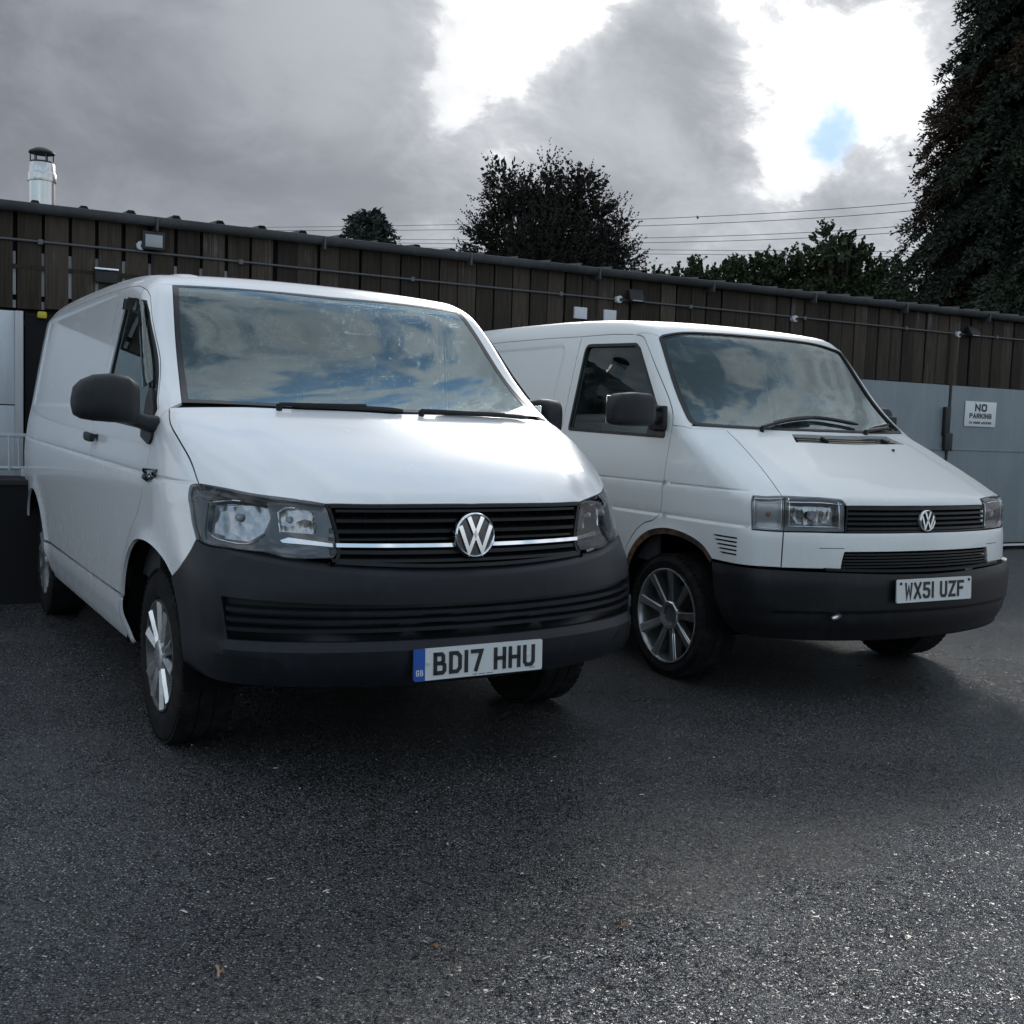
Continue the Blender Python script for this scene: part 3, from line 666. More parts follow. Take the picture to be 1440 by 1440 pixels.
def wheel(parent,x,y,side,rad,width,rim,style,z=None):
    """side -1: outer face towards -y"""
    z=rad if z is None else z; s=side; root=bpy.data.objects.new('wheel',None); root.empty_display_size=.1; link(root,parent); root.location=(x,y,z)
    w2=width/2; pr=[(rim*.97,-w2*.80),(rim*1.02,-w2*.93),(rim*1.10,-w2),((rim+rad)/2,-w2*1.03),(rad*.945,-w2*.95),(rad*.985,-w2*.82),(rad,-w2*.6),(rad*1.002,-w2*.30),(rad*.985,-w2*.29),(rad*.985,-w2*.25),(rad*1.003,-w2*.24),(rad*1.004,w2*.0)]
    pr=pr+[(r_,-h) for r_,h in pr[::-1]]
    m=MB().lathe(pr,'Y',72,closed=True); m.build('tyre','tyre',root,28)
    mb=MB()        # tread blocks on the shoulders
    for i in range(60):
        q=2*math.pi*(i+.5)/60
        for e in(-1,1):
            R_=Matrix.Rotation(q,3,'Y'); c=R_@Vector((0,e*w2*.74,rad*.988)); mb.box(c,(rad*.075,w2*.40,rad*.028),R_)
    tag(mb.build('tread','tyre',root,30),kind='stuff')
    f=s*w2
    if style=='ten':
        MB().lathe([(rim*1.0,f*.86),(rim*.985,f*.97),(rim*.94,f*.96),(rim*.90,f*.70),(rim*.86,f*.30),(rim*.5,f*.10),(.02,f*.10)],'Y',64,closed=True).build('rim','lamp_grey',root,30)
        for i in range(5):
            for e in(-1,1):
                a=2*math.pi*(i/5)+.18+e*.235; mb=MB(); 
                def pt(r_,da,h): q=a+da; return (r_*math.sin(q),h,r_*math.cos(q))
                V=[pt(.045,-.26,f*.86),pt(.045,.26,f*.86),pt(rim*.955,.145,f*.93),pt(rim*.955,-.145,f*.93),pt(.045,0,f*.97),pt(rim*.955,e*.03,f*1.02),
                   pt(.045,-.26,f*.4),pt(.045,.26,f*.4),pt(rim*.955,.145,f*.55),pt(rim*.955,-.145,f*.55)]
                mb.add(V,[(0,4,5,3),(4,1,2,5),(0,6,7,1),(1,7,8,2),(2,8,9,3),(3,9,6,0)]); mb.build('spoke','silver_alloy',root,12)
        MB().lathe([(.060,f*.6),(.058,f*.98),(.05,f*1.02),(.02,f*1.03),(.0005,f*1.03)],'Y',24,closed=True).build('hub_cap','silver_alloy',root,30)
        mb=MB()
        for i in range(5):
            a=2*math.pi*i/5+.18; c=(.078*math.sin(a),f*.80,.078*math.cos(a)); mb.cyl((c[0],f*.6,c[2]),(c[0],f*.9,c[2]),.011,8)
        mb.build('wheel_nuts','brake',root,30)
    else:
        MB().lathe([(rim*1.0,f*.84),(rim*1.0,f*.97),(rim*.975,f*.985),(rim*.955,f*.93),(rim*.93,f*.70),(rim*.90,f*.25),(rim*.86,-f*.3),(rim*.80,-f*.6)],'Y',72,closed=True).build('rim','dark_alloy',root,30)
        MB().lathe([(rim*1.004,f*.955),(rim*1.004,f*.992),(rim*.985,f*1.0),(rim*.968,f*.985)],'Y',72,closed=True).build('rim_lip','silver_alloy',root,40)
        for i in range(9):
            a=2*math.pi*i/9+.06
            def pt(r_,dw,h): 
                c,s_=math.cos(a),math.sin(a); return (r_*s_+dw*c,h,r_*c-dw*s_)
            st=[(.050,.020,.70),(rim*.40,.0185,.74),(rim*.70,.0205,.82),(rim*.965,.027,.92)]
            rings=[[pt(r_,-w_,f*h_),pt(r_,-w_*.72,f*(h_+.05)),pt(r_,w_*.72,f*(h_+.05)),pt(r_,w_,f*h_),pt(r_,w_*.8,f*(h_-.45)),pt(r_,-w_*.8,f*(h_-.45))] for r_,w_,h_ in st]
            sp=MB().loft(rings).build('spoke','dark_alloy',root,30)
            rings=[[pt(r_,-w_*1.04,f*(h_-.03)),pt(r_,-w_*.70,f*(h_+.056)),pt(r_,-w_*.56,f*(h_+.056)),pt(r_,-w_*.9,f*(h_-.05))] for r_,w_,h_ in st[1:]]
            MB().loft(rings).build('bright_edge','chrome',root,30)
        MB().lathe([(.075,f*.35),(.074,f*.70),(.066,f*.80),(.052,f*.78),(.048,f*.60),(.040,f*.58),(.036,f*.66),(.0005,f*.66)],'Y',32,closed=True).build('hub_cap','dark_alloy',root,30)
        MB().lathe([(.0755,f*.66),(.0755,f*.74),(.068,f*.805),(.064,f*.80)],'Y',32,closed=True).build('hub_ring','bright_trim',root,30)
    MB().lathe([(rim*.62,f*.0),(rim*.62,-f*.16),(.03,-f*.16),(.03,f*0.)],'Y',40,closed=True).build('brake_disc','brake',root,30)
    return root
def superloft(mb,secs,axis='y',n=44,e=3.2):
    """rounded-box loft: secs = (pos, cx, cz, rx, rz)"""
    rings=[]
    for p_,cx,cz,rx,rz in secs:
        r=[]
        for i in range(n):
            q=2*math.pi*i/n; c,s_=math.cos(q),math.sin(q); a=cx+rx*math.copysign(abs(c)**(2/e),c); b_=cz+rz*math.copysign(abs(s_)**(2/e),s_)
            r.append((a,p_,b_))
        rings.append(r)
    return mb.loft(rings)
def seat(parent,x,y,mt,w=.48,head=True,zb=.62):
    r=bpy.data.objects.new('seat',None); link(r,parent)
    MB().box((x,y,zb),(.52,w,.18),(0,R(-6),0),.05).build('cushion',mt,r,50)
    MB().box((x-.30,y,zb+.36),(.16,w*.96,.66),(0,R(-14),0),.06).build('backrest',mt,r,50)
    if head:
        MB().box((x-.41,y,zb+.79),(.10,w*.55,.20),(0,R(-10),0),.04).build('headrest',mt,r,50)
        MB().cyl((x-.40,y-.05,zb+.66),(x-.405,y-.05,zb+.74),.006,6).cyl((x-.40,y+.05,zb+.66),(x-.405,y+.05,zb+.74),.006,6).build('headrest_rods','bright_trim',r,50)
    MB().box((x,y,zb-.20),(.42,w*.8,.26)).build('seat_base','cabin_dark',r,0)
    return r
def steering(parent,c,tilt,rad=.19):
    r=bpy.data.objects.new('steering_wheel',None); link(r,parent)
    m=Matrix.Translation(c)@Matrix.Rotation(R(tilt),4,'Y')
    P=[m@Vector((0,rad*math.cos(2*math.pi*i/36),rad*math.sin(2*math.pi*i/36))) for i in range(38)]
    MB().tube(P,.016,8,cap=False).build('rim','cabin_dark',r,60)
    mb=MB()
    for a in(0,180,270): mb.tube([m@Vector((.02,0,0)),m@Vector((0,rad*math.cos(R(a)),rad*math.sin(R(a))))],.017,6)
    mb.cyl(m@Vector((.06,0,0)),m@Vector((-.012,0,0)),.065,20); mb.build('hub','cabin_dark',r,50); 
    return r
def wiper(parent,arm,blade):
    r=MB().tube(arm,.009,6).build('wiper',  'black_trim',parent,50)
    MB().tube(blade,[.006]+[.011]*(len(blade)-2)+[.006],6).build('blade','rubber_seal',r,50)
    MB().cyl(Vector(arm[0])-Vector((0,0,.03)),Vector(arm[0])+Vector((0,0,.002)),.012,12).build('pivot_cap','black_trim',r,50)
    return r

def fold(root,pivot,ang):
    """swing a door mirror back against the door"""
    c,s=math.cos(R(ang)),math.sin(R(ang))
    for o in root.children:
        for v in o.data.vertices:
            x,y=v.co.x-pivot[0],v.co.y-pivot[1]; v.co.x=pivot[0]+x*c-y*s; v.co.y=pivot[1]+x*s+y*c

# ------------------------------------------------------------------ ground: worn wet tarmac
m,k,b=mat('wet_tarmac',(.045,.045,.047),.5)
c=coords(k); x,y,z=k.sep(c)
warp=k.noise(c,1.3,4,.55,out=1); cw=k.vmath('ADD',c,k.vmath('SCALE',k.vmath('SUBTRACT',warp,(.5,.5,.5)),scale=.55))
gc=k.vmath('ADD',c,k.vmath('SCALE',k.vmath('SUBTRACT',k.noise(c,60,2,.5,out=1),(.5,.5,.5)),scale=.010))
def cells(sc):
    n=k.node('ShaderNodeTexVoronoi',feature='F1'); k.put(n.inputs['Vector'],gc); n.inputs['Scale'].default_value=sc; return n.outputs['Distance'],n.outputs['Color']
d1,c1=cells(108); d2,c2=cells(250)
lump=k.noise(c,11,4,.6); patch_=k.noise(c,.55,5,.55); patch2=k.noise(c,2.6,5,.6)
s1=k.sep(c1); s2=k.sep(c2)
big=k.math('GREATER_THAN',s1[1],.45)                    # only some cells hold a coarse stone, fines fill the rest
alb=k.mix(big,k.math('MULTIPLY',s2[0],k.ramp(d2,.60,.25)),k.math('MULTIPLY',s1[0],k.ramp(d1,.56,.30)),typ='FLOAT')
h=k.math('ADD',k.mix(big,k.math('MULTIPLY',k.ramp(d2,.65,.1),.45),k.math('MULTIPLY_ADD',k.ramp(d1,.60,.1),.9,.1),typ='FLOAT'),k.math('MULTIPLY',lump,1.2))
# an older, more polished strip runs across the foreground; its edge is frayed
wx,wy,wz=k.sep(cw)
edge=k.math('SUBTRACT',k.math('MULTIPLY_ADD',wx,.79,2.42),wy)      # >0 on the near right
polish_sheen=k.math('MAXIMUM',k.ramp(edge,-.08,.16),k.math('MULTIPLY',k.ramp(wx,-.35,-1.4),.65))  # left side lightened too, as painted sheen and sky light
wet=k.math('ADD',k.math('MULTIPLY',patch_,.65),k.math('MULTIPLY',patch2,.35))
wet=k.ramp(wet,.40,.62)
alb=k.math('POWER',alb,1.5)
basec=k.mix(alb,(.021,.021,.0216,1),(.34,.333,.326,1)); basec=k.mix(k.math('MULTIPLY',wet,.45),basec,k.mix(1.,basec,(.45,.455,.48,1),blend='MULTIPLY'))
basec=k.mix(k.math('MULTIPLY',polish_sheen,.85),basec,k.mix(1.,basec,(1.9,1.91,1.99,1),blend='MULTIPLY'))  # bluish sky sheen painted into the base colour
stain=k.ramp(k.noise(c,1.7,5,.65),.62,.72); basec=k.mix(k.math('MULTIPLY',stain,.45),basec,(.012,.0115,.011,1))
k.l.new(basec,b.inputs['Base Color'])
rg=k.math('MULTIPLY_ADD',wet,-.14,.40); rg=k.math('MULTIPLY_ADD',polish_sheen,-.12,rg); k.l.new(rg,b.inputs['Roughness'])
b.inputs['Specular IOR Level'].default_value=.72
# every stone lies at its own tilt
tilt=k.mix(big,k.vmath('SCALE',k.vmath('SUBTRACT',c2,(.5,.5,.5)),scale=.55),k.vmath('SCALE',k.vmath('SUBTRACT',c1,(.5,.5,.5)),scale=.75),typ='RGBA')
nm=k.vmath('NORMALIZE',k.vmath('ADD',k.node('ShaderNodeNewGeometry').outputs['Normal'],k.vmath('MULTIPLY',tilt,(1,1,.2))))
bn=bump(k,b,h,.85,.008); k.l.new(nm,bn.inputs['Normal'])
g=raw('ground',[(-400,-400,0),(400,-400,0),(400,500,0),(-400,500,0)],[(0,1,2,3)],'wet_tarmac'); tag(g,kind='structure')

# ------------------------------------------------------------------ the long timber shed behind the vans
SA=R(27.5); SHED=(5.985,12.991,0)
def wood(name,c0,c1,worn):
    m,k,b=mat(name,c0,.85,spec=.25); c=coords(k); oi=k.node('ShaderNodeObjectInfo'); rnd=oi.outputs['Random']
    off=k.vmath('ADD',c,k.comb(k.math('MULTIPLY',rnd,37.),k.math('MULTIPLY',rnd,11.),k.math('MULTIPLY',rnd,53.)))
    gr=k.noise(k.mapping(off,(38,38,1.6)),1.6,6,.65,.4); bl=k.noise(k.mapping(off,(5,5,1.3)),1.5,5,.6); z=k.sep(c)[2]
    f=k.math('MULTIPLY_ADD',gr,.75,k.math('MULTIPLY',rnd,.30)); col=k.mix(k.ramp(f,.25,.95),(*c0,1),(*c1,1))
    wf=k.math('MULTIPLY',k.math('MULTIPLY',k.ramp(bl,.50,.70),k.ramp(gr,.40,.62)),k.math('MULTIPLY',k.ramp(rnd,.35,.9),worn)); wf=k.math('MULTIPLY',wf,k.ramp(z,2.25,2.62,.35,1.))
    col=k.mix(wf,col,(.17,.165,.16,1)); k.l.new(col,b.inputs['Base Color']); bump(k,b,gr,.5,.006); return m
wood('black_stained_timber',(.021,.0165,.0130),(.084,.066,.050),1.)
wood('weathered_timber_daylight',(.40,.40,.41),(.60,.60,.62),.2)  # timber of the bay post, and the daylight painted in the board joints
def sheet(name,c0,c1,rough=.5):
    m,k,b=mat(name,c0,rough,.08); c=coords(k); n=k.noise(k.mapping(c,(2.2,2.2,1.0)),1.4,6,.6,.5); s=k.noise(k.mapping(c,(14,14,1.2)),1.5,5,.6)
    f=k.math('ADD',k.math('MULTIPLY',k.ramp(n,.35,.7),.7),k.math('MULTIPLY',k.ramp(s,.45,.75),.4),clamp=True)
    k.l.new(k.mix(f,(*c0,1),(*c1,1)),b.inputs['Base Color']); k.l.new(k.math('MULTIPLY_ADD',n,.3,rough-.1),b.inputs['Roughness']); bump(k,b,n,.25,.02); return m
sheet('painted_steel',(.185,.220,.240),(.245,.275,.29),.55)
sheet('galvanised',(.56,.60,.635),(.70,.735,.76),.5)
sheet('roof_steel',(.030,.031,.034),(.055,.056,.058),.55)
sheet('gutter_steel',(.042,.045,.049),(.078,.081,.086),.5)
mat('conduit',(.11,.112,.115),.5,.3); mat('black_iron',(.014,.014,.015),.6); mat('shade_black',(.006,.006,.007),.9)
m,k,b=mat('stainless',(.58,.58,.57),.30,1.); c=coords(k); n=k.noise(k.mapping(c,(8,8,1)),3,4,.6); k.l.new(k.math('MULTIPLY_ADD',n,.2,.18),b.inputs['Roughness'])
mat('white_sheet',(.62,.64,.66),.6); mat('sign_white',(.70,.72,.73),.45); mat('yellow_plastic',(.55,.42,.03),.4); mat('lamp_glass',(.30,.31,.32),.2)
shed=empty('timber_shed',SHED,SA,'long low black timber shed with corrugated metal roof behind both vans','shed')
X0,X1=-14.2,9.0; rnd=random.Random(11)
def zb_(x): return 1.90 if x>-9.0 else 1.985
# boards: shared mesh, individual objects
def board(name,mt,w_,z0,z1,th=.022):
    me=MB(); me.box((0,-th/2,(z0+z1)/2),(w_,th,z1-z0),None,.003); o=me.build(name,mt,None,30); me_=o.data; bpy.data.objects.remove(o); return me_
bm_long=[board('board','black_stained_timber',.166,1.89+dz,2.70) for dz in(0,.008,-.006)]; bm_left=[board('board','black_stained_timber',.160,1.985+dz,2.70) for dz in(0,.010)]; bm_full=[board('board','black_stained_timber',.166,0.,2.70)]
x=X0; i=0
while x<X1:
    left=x<-8.9; step=.190 if left else .178
    dark_bay=-10.72<x<-2.75
    me=(rnd.choice(bm_left) if left and not dark_bay else rnd.choice(bm_full) if dark_bay and x>-10.0 else rnd.choice(bm_left if left else bm_long))
    o=bpy.data.objects.new('board',me); link(o,shed); o.location=(x,-.004*rnd.random()-(.010 if i%2 else 0),0); o.rotation_euler=(0,R(rnd.uniform(-.25,.25)),0); x+=step; i+=1
MB().box(((X0+X1)/2,.075,1.36),(X1-X0,.09,2.70)).build('back_wall','shade_black',shed,0)
# pale strips painted as the daylight seen through the open joints at left
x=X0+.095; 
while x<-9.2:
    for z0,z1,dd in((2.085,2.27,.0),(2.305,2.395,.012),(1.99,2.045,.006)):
        MB().box((x-.0,.006+dd,(z0+z1)/2),(.030,.016,z1-z0)).build('joint_daylight','weathered_timber_daylight',shed,0) if not(dd and rnd.random()<.1) else None
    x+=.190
MB().box(((X0-9.0)/2,-.020,2.285),(X0*-1-9.0,.012,.030)).build('rail','black_stained_timber',shed,0)
MB().box(((X0+X1)/2,.02,1.885),(X1-X0,.05,.05)).build('rail','black_stained_timber',shed,0)
# gutter (half round) on brackets
mb=MB(); gp=[(-.055-.055*math.cos(R(a)),2.675-.062*math.sin(R(a))) for a in np.linspace(0,180,13)]; gp=gp+[(a*.92-.0044,b_+.004) for a,b_ in gp[::-1]]
mb.loft([[(X0,a-.03,b_+.05) for a,b_ in gp],[(X1,a-.03,b_+.05) for a,b_ in gp]]); mb.build('gutter','gutter_steel',shed,50)
for i in range(18):
    x=X0+.4+i*1.3; MB().box((x,-.086,2.675),(.016,.128,.105),None,.004).build('gutter_bracket','gutter_steel',shed,20)
# roof sheets with upstanding ribs
def roof_sheet(w_,nr):
    sl=math.tan(R(5.)); mb=MB(); prof=[]
    for j in range(nr):
        u=(j+.5)*w_/nr; prof+=[(u-.042,0),(u-.020,.034),(u+.020,.034),(u+.042,0)]
    prof=[(0,0)]+prof+[(w_,0)]
    rings=[]
    for yy in(-.045,5.5): rings.append([(a,yy,2.735+yy*sl+h_) for a,h_ in prof])
    mb.loft(rings,cap=False,closed=False)
    rings=[[(a,yy,2.735+yy*sl+h_-.004) for a,h_ in prof] for yy in(-.045,5.5)]; mb.loft(rings[::-1],cap=False,closed=False)
    for k_ in range(len(prof)-1): pass
    o=mb.build('roof_sheet','roof_steel',None,20); me=o.data; bpy.data.objects.remove(o); return me
rs=roof_sheet(.99,3); x=X0
while x<X1:
    o=bpy.data.objects.new('roof_sheet',rs); link(o,shed); o.location=(x,0,rnd.uniform(-.004,.006)); x+=.99
# foam closers that show as dark plugs / bright ends at the rib mouths
# conduit along the wall
P=[(x,-.045,2.470+.012*math.sin(x*1.1)*.3) for x in np.arange(X0,X1,.6)]; MB().tube(P,.009,8).build('conduit','conduit',shed,60)
for x in np.arange(X0+.6,X1,1.45): MB().box((x,-.038,2.470),(.035,.04,.038),None,.004).build('saddle_clip','conduit',shed,20)
# sliding steel doors to the right, with frame iron
for x0,x1 in((-2.62,-1.285),(-1.245,1.35),(1.39,4.0)):
    MB().box(((x0+x1)/2,-.040,.985),(x1-x0,.045,1.80),None,.004).build('steel_door','painted_steel',shed,20)
    MB().box(((x0+x1)/2,-.066,1.165),(x1-x0-.01,.010,.018),None,.002).build('door_rib','painted_steel',shed,20)
    MB().box(((x0+x1)/2,-.048,.055),(x1-x0,.05,.022)).build('bottom_strip','white_sheet',shed,0)
MB().box((-1.265,-.055,.95),(.030,.03,1.9)).build('door_gap_cover','black_iron',shed,0)
MB().box((-1.325,-.085,1.48),(.085,.045,.32),None,.006).build('door_bolt','black_iron',shed,20); MB().box((-1.29,-.085,1.25),(.12,.05,.20),None,.01).build('hasp','black_iron',shed,20)
MB().box((-1.265,-.035,2.18),(.07,.03,.60)).build('door_post','black_stained_timber',shed,0)
# bay at the left: galvanised sheet between posts
for z0,z1 in((1.29,1.965),(.62,1.282),(.0,.612)): MB().box((-12.35,-.012,(z0+z1)/2),(2.96,.02,z1-z0),None,.003).build('wall_sheet','galvanised',shed,20)
MB().box((-10.842,-.030,.985),(.055,.06,1.96),None,.004).build('bay_post','weathered_timber_daylight',shed,20)
MB().box((-10.35,-.010,.98),(.90,.03,1.95)).build('bay_opening_shade','shade_black',shed,0)  # black sheet painted as the dark of the open bay
MB().box((-10.69,-.055,1.945),(.065,.07,.05),None,.015).build('warning_lamp','yellow_plastic',shed,50)
# vents
for x in(-6.135,-5.815): 
    v=MB().box((x,-.042,2.315),(.135,.02,.105),None,.003).build('vent_plate','white_sheet',shed,20)
MB().box((-10.25,-.07,2.315),(.17,.05,.014),None,.004).build('strip_bracket','bright_trim',shed,20); MB().box((-10.25,-.05,2.26),(.16,.05,.09),None,.01).build('bracket_box','black_iron',shed,20)
# flood lamps and their round junction boxes
def S2W(x,y,z): return (SHED[0]+x*math.cos(SA)-y*math.sin(SA),SHED[1]+x*math.sin(SA)+y*math.cos(SA),z)
FL=[(-9.92,2.555,.105,.135,'square flood lamp on the shed wall nearest the stainless flue',0),(-5.57,2.510,.09,.125,'tilted flood lamp on the shed wall above the two white vent plates',-22),(-1.0,2.500,.085,.12,'dark flood lamp on the shed wall above the NO PARKING sign',-35)]
for x,z,hh,ww,lab,tilt in FL:
    o=empty('flood_lamp',S2W(x,-.03,z),SA,lab,'lamp','flood lamps along the shed')
    r_=(R(tilt),0,0)
    MB().box((0,-.06,0),(ww+.03,.05,hh+.03),r_,.008).build('body','black_iron',o,30); MB().box((0,-.088+.0*tilt,-.004+.026*math.sin(R(tilt))),(ww-.01,.008,hh-.012),r_,.003).build('glass','lamp_glass',o,30); MB().box((0,-.01,.0),(.05,.06,.03)).build('arm','black_iron',o,0)
for x,z in((-10.005,2.515),(-5.735,2.470),(-3.60,2.452),(-1.205,2.458)):
    j=MB().cyl((x,-.03,z),(x,-.080,z),.033,20).build('junction_box','white_sheet',shed,40); MB().cyl((x+.012,-.084,z-.003),(x+.012,-.092,z-.003),.016,14).build('box_plug','black_iron',j,40)
# chimney flue
fl=empty('flue',S2W(-10.62,.95,2.81),SA,'stainless steel twin-wall flue with a cowl on the shed roof','flue')
MB().lathe([(.10,-.10),(.10,.30)],'Z',32).build('pipe','stainless',fl,40); MB().lathe([(.108,.27),(.110,.285),(.110,.33),(.104,.345)],'Z',32).build('locking_band','stainless',fl,40); MB().lathe([(.10,.34),(.098,.41),(.088,.425)],'Z',32).build('upper_pipe','stainless',fl,40)
for a in range(6): MB().cyl((.085*math.cos(a),.085*math.sin(a),.42),(.085*math.cos(a),.085*math.sin(a),.50),.005,6).build('cowl_post','black_iron',fl)
MB().lathe([(.092,.40),(.095,.415),(.088,.43)],'Z',32).build('mouth_ring','black_iron',fl,40); MB().lathe([(.100,.495),(.095,.510),(.05,.535),(.001,.545)],'Z',32).build('cowl','black_iron',fl,40)
sv=MB().cyl((-8.99+.0,.9,2.78),(-8.99,.9,2.90),.04,12).build('vent_stub','gutter_steel',shed,40)
# sign
sg=empty('no_parking_sign',S2W(-.765,-.072,1.578),SA,'white NO PARKING 24 HOUR ACCESS sign on the grey steel door','sign')
sr=(0,R(1.5),0); pn=MB().box((0,0,0),(.515,.006,.285),None,.002).build('panel','sign_white',sg,20)
fn=lambda v:(v[0],-.004-v[2],v[1])
def text(mb,s_,xc,y0,cw,ch,wd,sp,gp_):
    t=sum(gp_ if c_==' ' else (wd if c_ in'1I' else cw)+sp for c_ in s_)-sp; x=xc-t/2
    for c_ in s_:
        if c_==' ': x+=gp_; continue
        glyph(mb,c_,x,y0,wd if c_ in'1I' else cw,ch,wd,-.001,.0025,fn); x+=(wd if c_ in'1I' else cw)+sp
mb=MB(); text(mb,'NO',0,.030,.090,.088,.021,.016,.03); mb.build('headline','plate_black',pn,0); mb=MB(); text(mb,'PARKING',0,-.050,.048,.058,.0125,.0105,.02); mb.build('second_line','plate_black',pn,0); mb=MB(); text(mb,'24 HOUR ACCESS',0,-.112,.0225,.026,.0055,.0055,.018); mb.build('third_line','plate_black',pn,0)
# crowd barrier and the low black trough in front of it, at the left
bx=empty('crowd_barrier',S2W(-11.72,-.38,0),SA,'galvanised tubular crowd barrier by the shed wall','barrier')
L=.95
MB().tube([(-L,0,.62),(-L,0,1.075),(L-.012,0,1.075),(L-.012,0,.10)],.016,8).build('frame_tube','galvanised',bx,50); MB().cyl((-L,0,.845),(L,0,.845),.014,8).build('lower_tube','galvanised',bx,50); MB().cyl((-L,0,.20),(L,0,.20),.014,8).build('bottom_tube','galvanised',bx,50)
for i,xx in enumerate(np.arange(-L+.07,L,.062)): MB().cyl((xx+rnd.uniform(-.008,.008),-.012*(i%2),.83),(xx,-.012*(i%2),1.07),.009,6).build('bar','galvanised',bx,50)
for xx in(-L+.2,L-.25): MB().box((xx,0,.05),(.04,.5,.04)).build('foot','galvanised',bx,0)
tr=empty('trough',S2W(-11.22,-.80,0),SA,'low black plastic trough standing in front of the crowd barrier','trough')
mb=MB(); superloft(mb,[(-.30,0,.40,.56,.40),(.30,0,.40,.56,.40)],e=14,n=36); mb.build('tub','shade_black',tr,40); MB().box((0,-.30,.79),(1.12,.03,.03)).build('rim','black_iron',tr,0)

# ------------------------------------------------------------------ the newer van
def part(name,parent):
    o=bpy.data.objects.new(name,None); o.empty_display_size=.1; return link(o,parent)
def van_new():
    B=Body('new'); S=Panels(B); wp='white_paint'
    V=empty('panel_van',(-.58112,4.60619,0),R(31.111-90),'white panel van with charcoal bumper, blue-banded plate and large black door mirrors','van')
    # ---- shared shut lines (right-hand side, y<0)
    bon=S.on([(.004,-.863,1.29),(.118,-.885,1.232),(.237,-.882,1.175),(.353,-.871,1.107),(.444,-.865,1.030)])
    lipA=S.on([(.444,-.865,1.030),(.530,-.800,1.019),(.625,-.719,1.006),(.765,-.525,.983)]); lipB=S.on([(.765,-.525,.983),(.807,-.378,.984),(.832,-.20,.985),(.843,0,.985)])
    cowl=S.on([(.004,-.863,1.29),(.045,-.72,1.294),(.12,-.40,1.296),(.165,0,1.296)])
    wsb=S.on([(-.012,-.812,1.312),(.060,-.60,1.313),(.118,-.35,1.314),(.152,0,1.314)])
    wst=S.on([(-.628,-.703,1.822),(-.600,-.50,1.832),(-.575,-.25,1.838),(-.560,0,1.840)])
    wss=S.on([(-.628,-.703,1.822),(-.32,-.762,1.565),(-.012,-.812,1.312)])
    # ---- bonnet
    loop=join(bon,lipA,lipB,mir(lipB),mir(lipA),mir(bon),mir(cowl)[0:0],sym(cowl)[::-1])
    ex=[S.on([(.10,s*(.62+d),1.25),(.40,s*(.585+d),1.13),(.60,s*(.545+d),1.06),(.72,s*(.51+d),1.0)]) for s in(-1,1) for d in(-.02,.02,.05,.09)]
    S.patch('bonnet',wp,V,'sph',loop,h=.03,extra=ex)
    # ---- scuttle below the glass
    S.patch('scuttle','black_trim',V,'sph',join(sym(cowl),sym(wsb)[::-1]),h=.03,off=-.012,gap=0,flange=.02)
    # ---- windscreen, its printed border, and the pillars
    loop=join(sym(wsb),mir(wss),sym(wst)[::-1],wss)
    q=S.to2('sph',loop)
    ws=S.patch('windscreen','windscreen_glass',V,'sph',loop,h=.05,off=-.003,gap=.001,flange=0)
    inn=S.inset('sph',loop,.026); tb=inn.copy()
    S.patch('border','frit',ws,'sph',loop,[inn],h=.03,off=-.0015,gap=.001,flange=.003,hole_flange=.004,hole_gap=0)
    # ---- front door
    dtop=S.side([(-1.015,1.842),(-.80,1.826),(-.665,1.800)])
    dfr=S.side([(-.665,1.800),(-.60,1.765),(-.36,1.555),(-.12,1.345),(.025,1.225)]); dfl=S.side([(.025,1.225),(.005,1.10),(-.045,.965),(-.15,.865),(-.30,.765),(-.425,.62),(-.455,.505)])
    dbot=S.side([(-.455,.505),(-1.205,.500)],False); drear=S.side([(-1.205,.500),(-1.232,.80),(-1.228,1.10),(-1.19,1.32),(-1.115,1.60),(-1.045,1.80),(-1.015,1.842)])
    wl=rounded([(-1.005,1.795),(-.605,1.748),(-.52,1.690),(-.055,1.282),(-.030,1.200),(-1.115,1.235)],[.05,.03,.05,.03,.02,.05])
    wloop=S.up('y',poly(wl,.025,True))
    zb=lambda x:1.055-.012*(x+1.5)
    belt=lambda x0,x1:[S.side([(x0,zb(x0)+dz),(x1,zb(x1)+dz)],False,.03) for dz in(-.012,-.0075,-.0035,0,.0035,.0075,.013)]
    door=S.patch('front_door',wp,V,'y',join(dtop,dfr,dfl,dbot,drear),[wloop],h=.035,extra=belt(-1.3,.1),hole_flange=.03,hole_gap=0)
    seal=S.inset('y',wloop,.018)
    S.patch('window_seal','rubber_seal',door,'y',wloop,[seal],h=.02,off=-.006,gap=0,flange=.012,hole_gap=0)
    S.patch('window','side_glass',door,'y',seal,h=.06,off=-.012,gap=-.004,flange=0)
    # wind deflector over the top and front of the opening
    o1=S.side([(-1.0,1.785),(-.62,1.745),(-.54,1.69),(-.20,1.40)],True,.02); o2=S.side([(-.27,1.37),(-.585,1.655),(-.66,1.695),(-.99,1.735)],True,.02)
    S.patch('wind_deflector','smoked_acrylic',door,'y',join(o1,o2),h=.03,off=.012,gap=0,flange=.004)
    tri=rounded([(-.20,1.392),(.012,1.215),(.035,1.180),(.0,1.150),(-.155,1.178)],[.02,.03,.03,.03,.03])
    S.patch('mirror_base','mirror_black',door,'y',S.up('y',poly(tri,.02,True)),h=.02,off=.010,gap=0,flange=.02)
    hd=MB(); hp=S.up('y',[(-1.20,1.152),(-1.03,1.146)]); hp=[Vector(p)+Vector((0,-.028,0)) for p in hp]
    superloft(hd,[(0,0,0,.001,.001),(.004,0,0,.013,.019),(.04,0,0,.014,.021),(.13,0,0,.014,.021),(.166,0,0,.013,.019),(.170,0,0,.001,.001)],n=16,e=3)
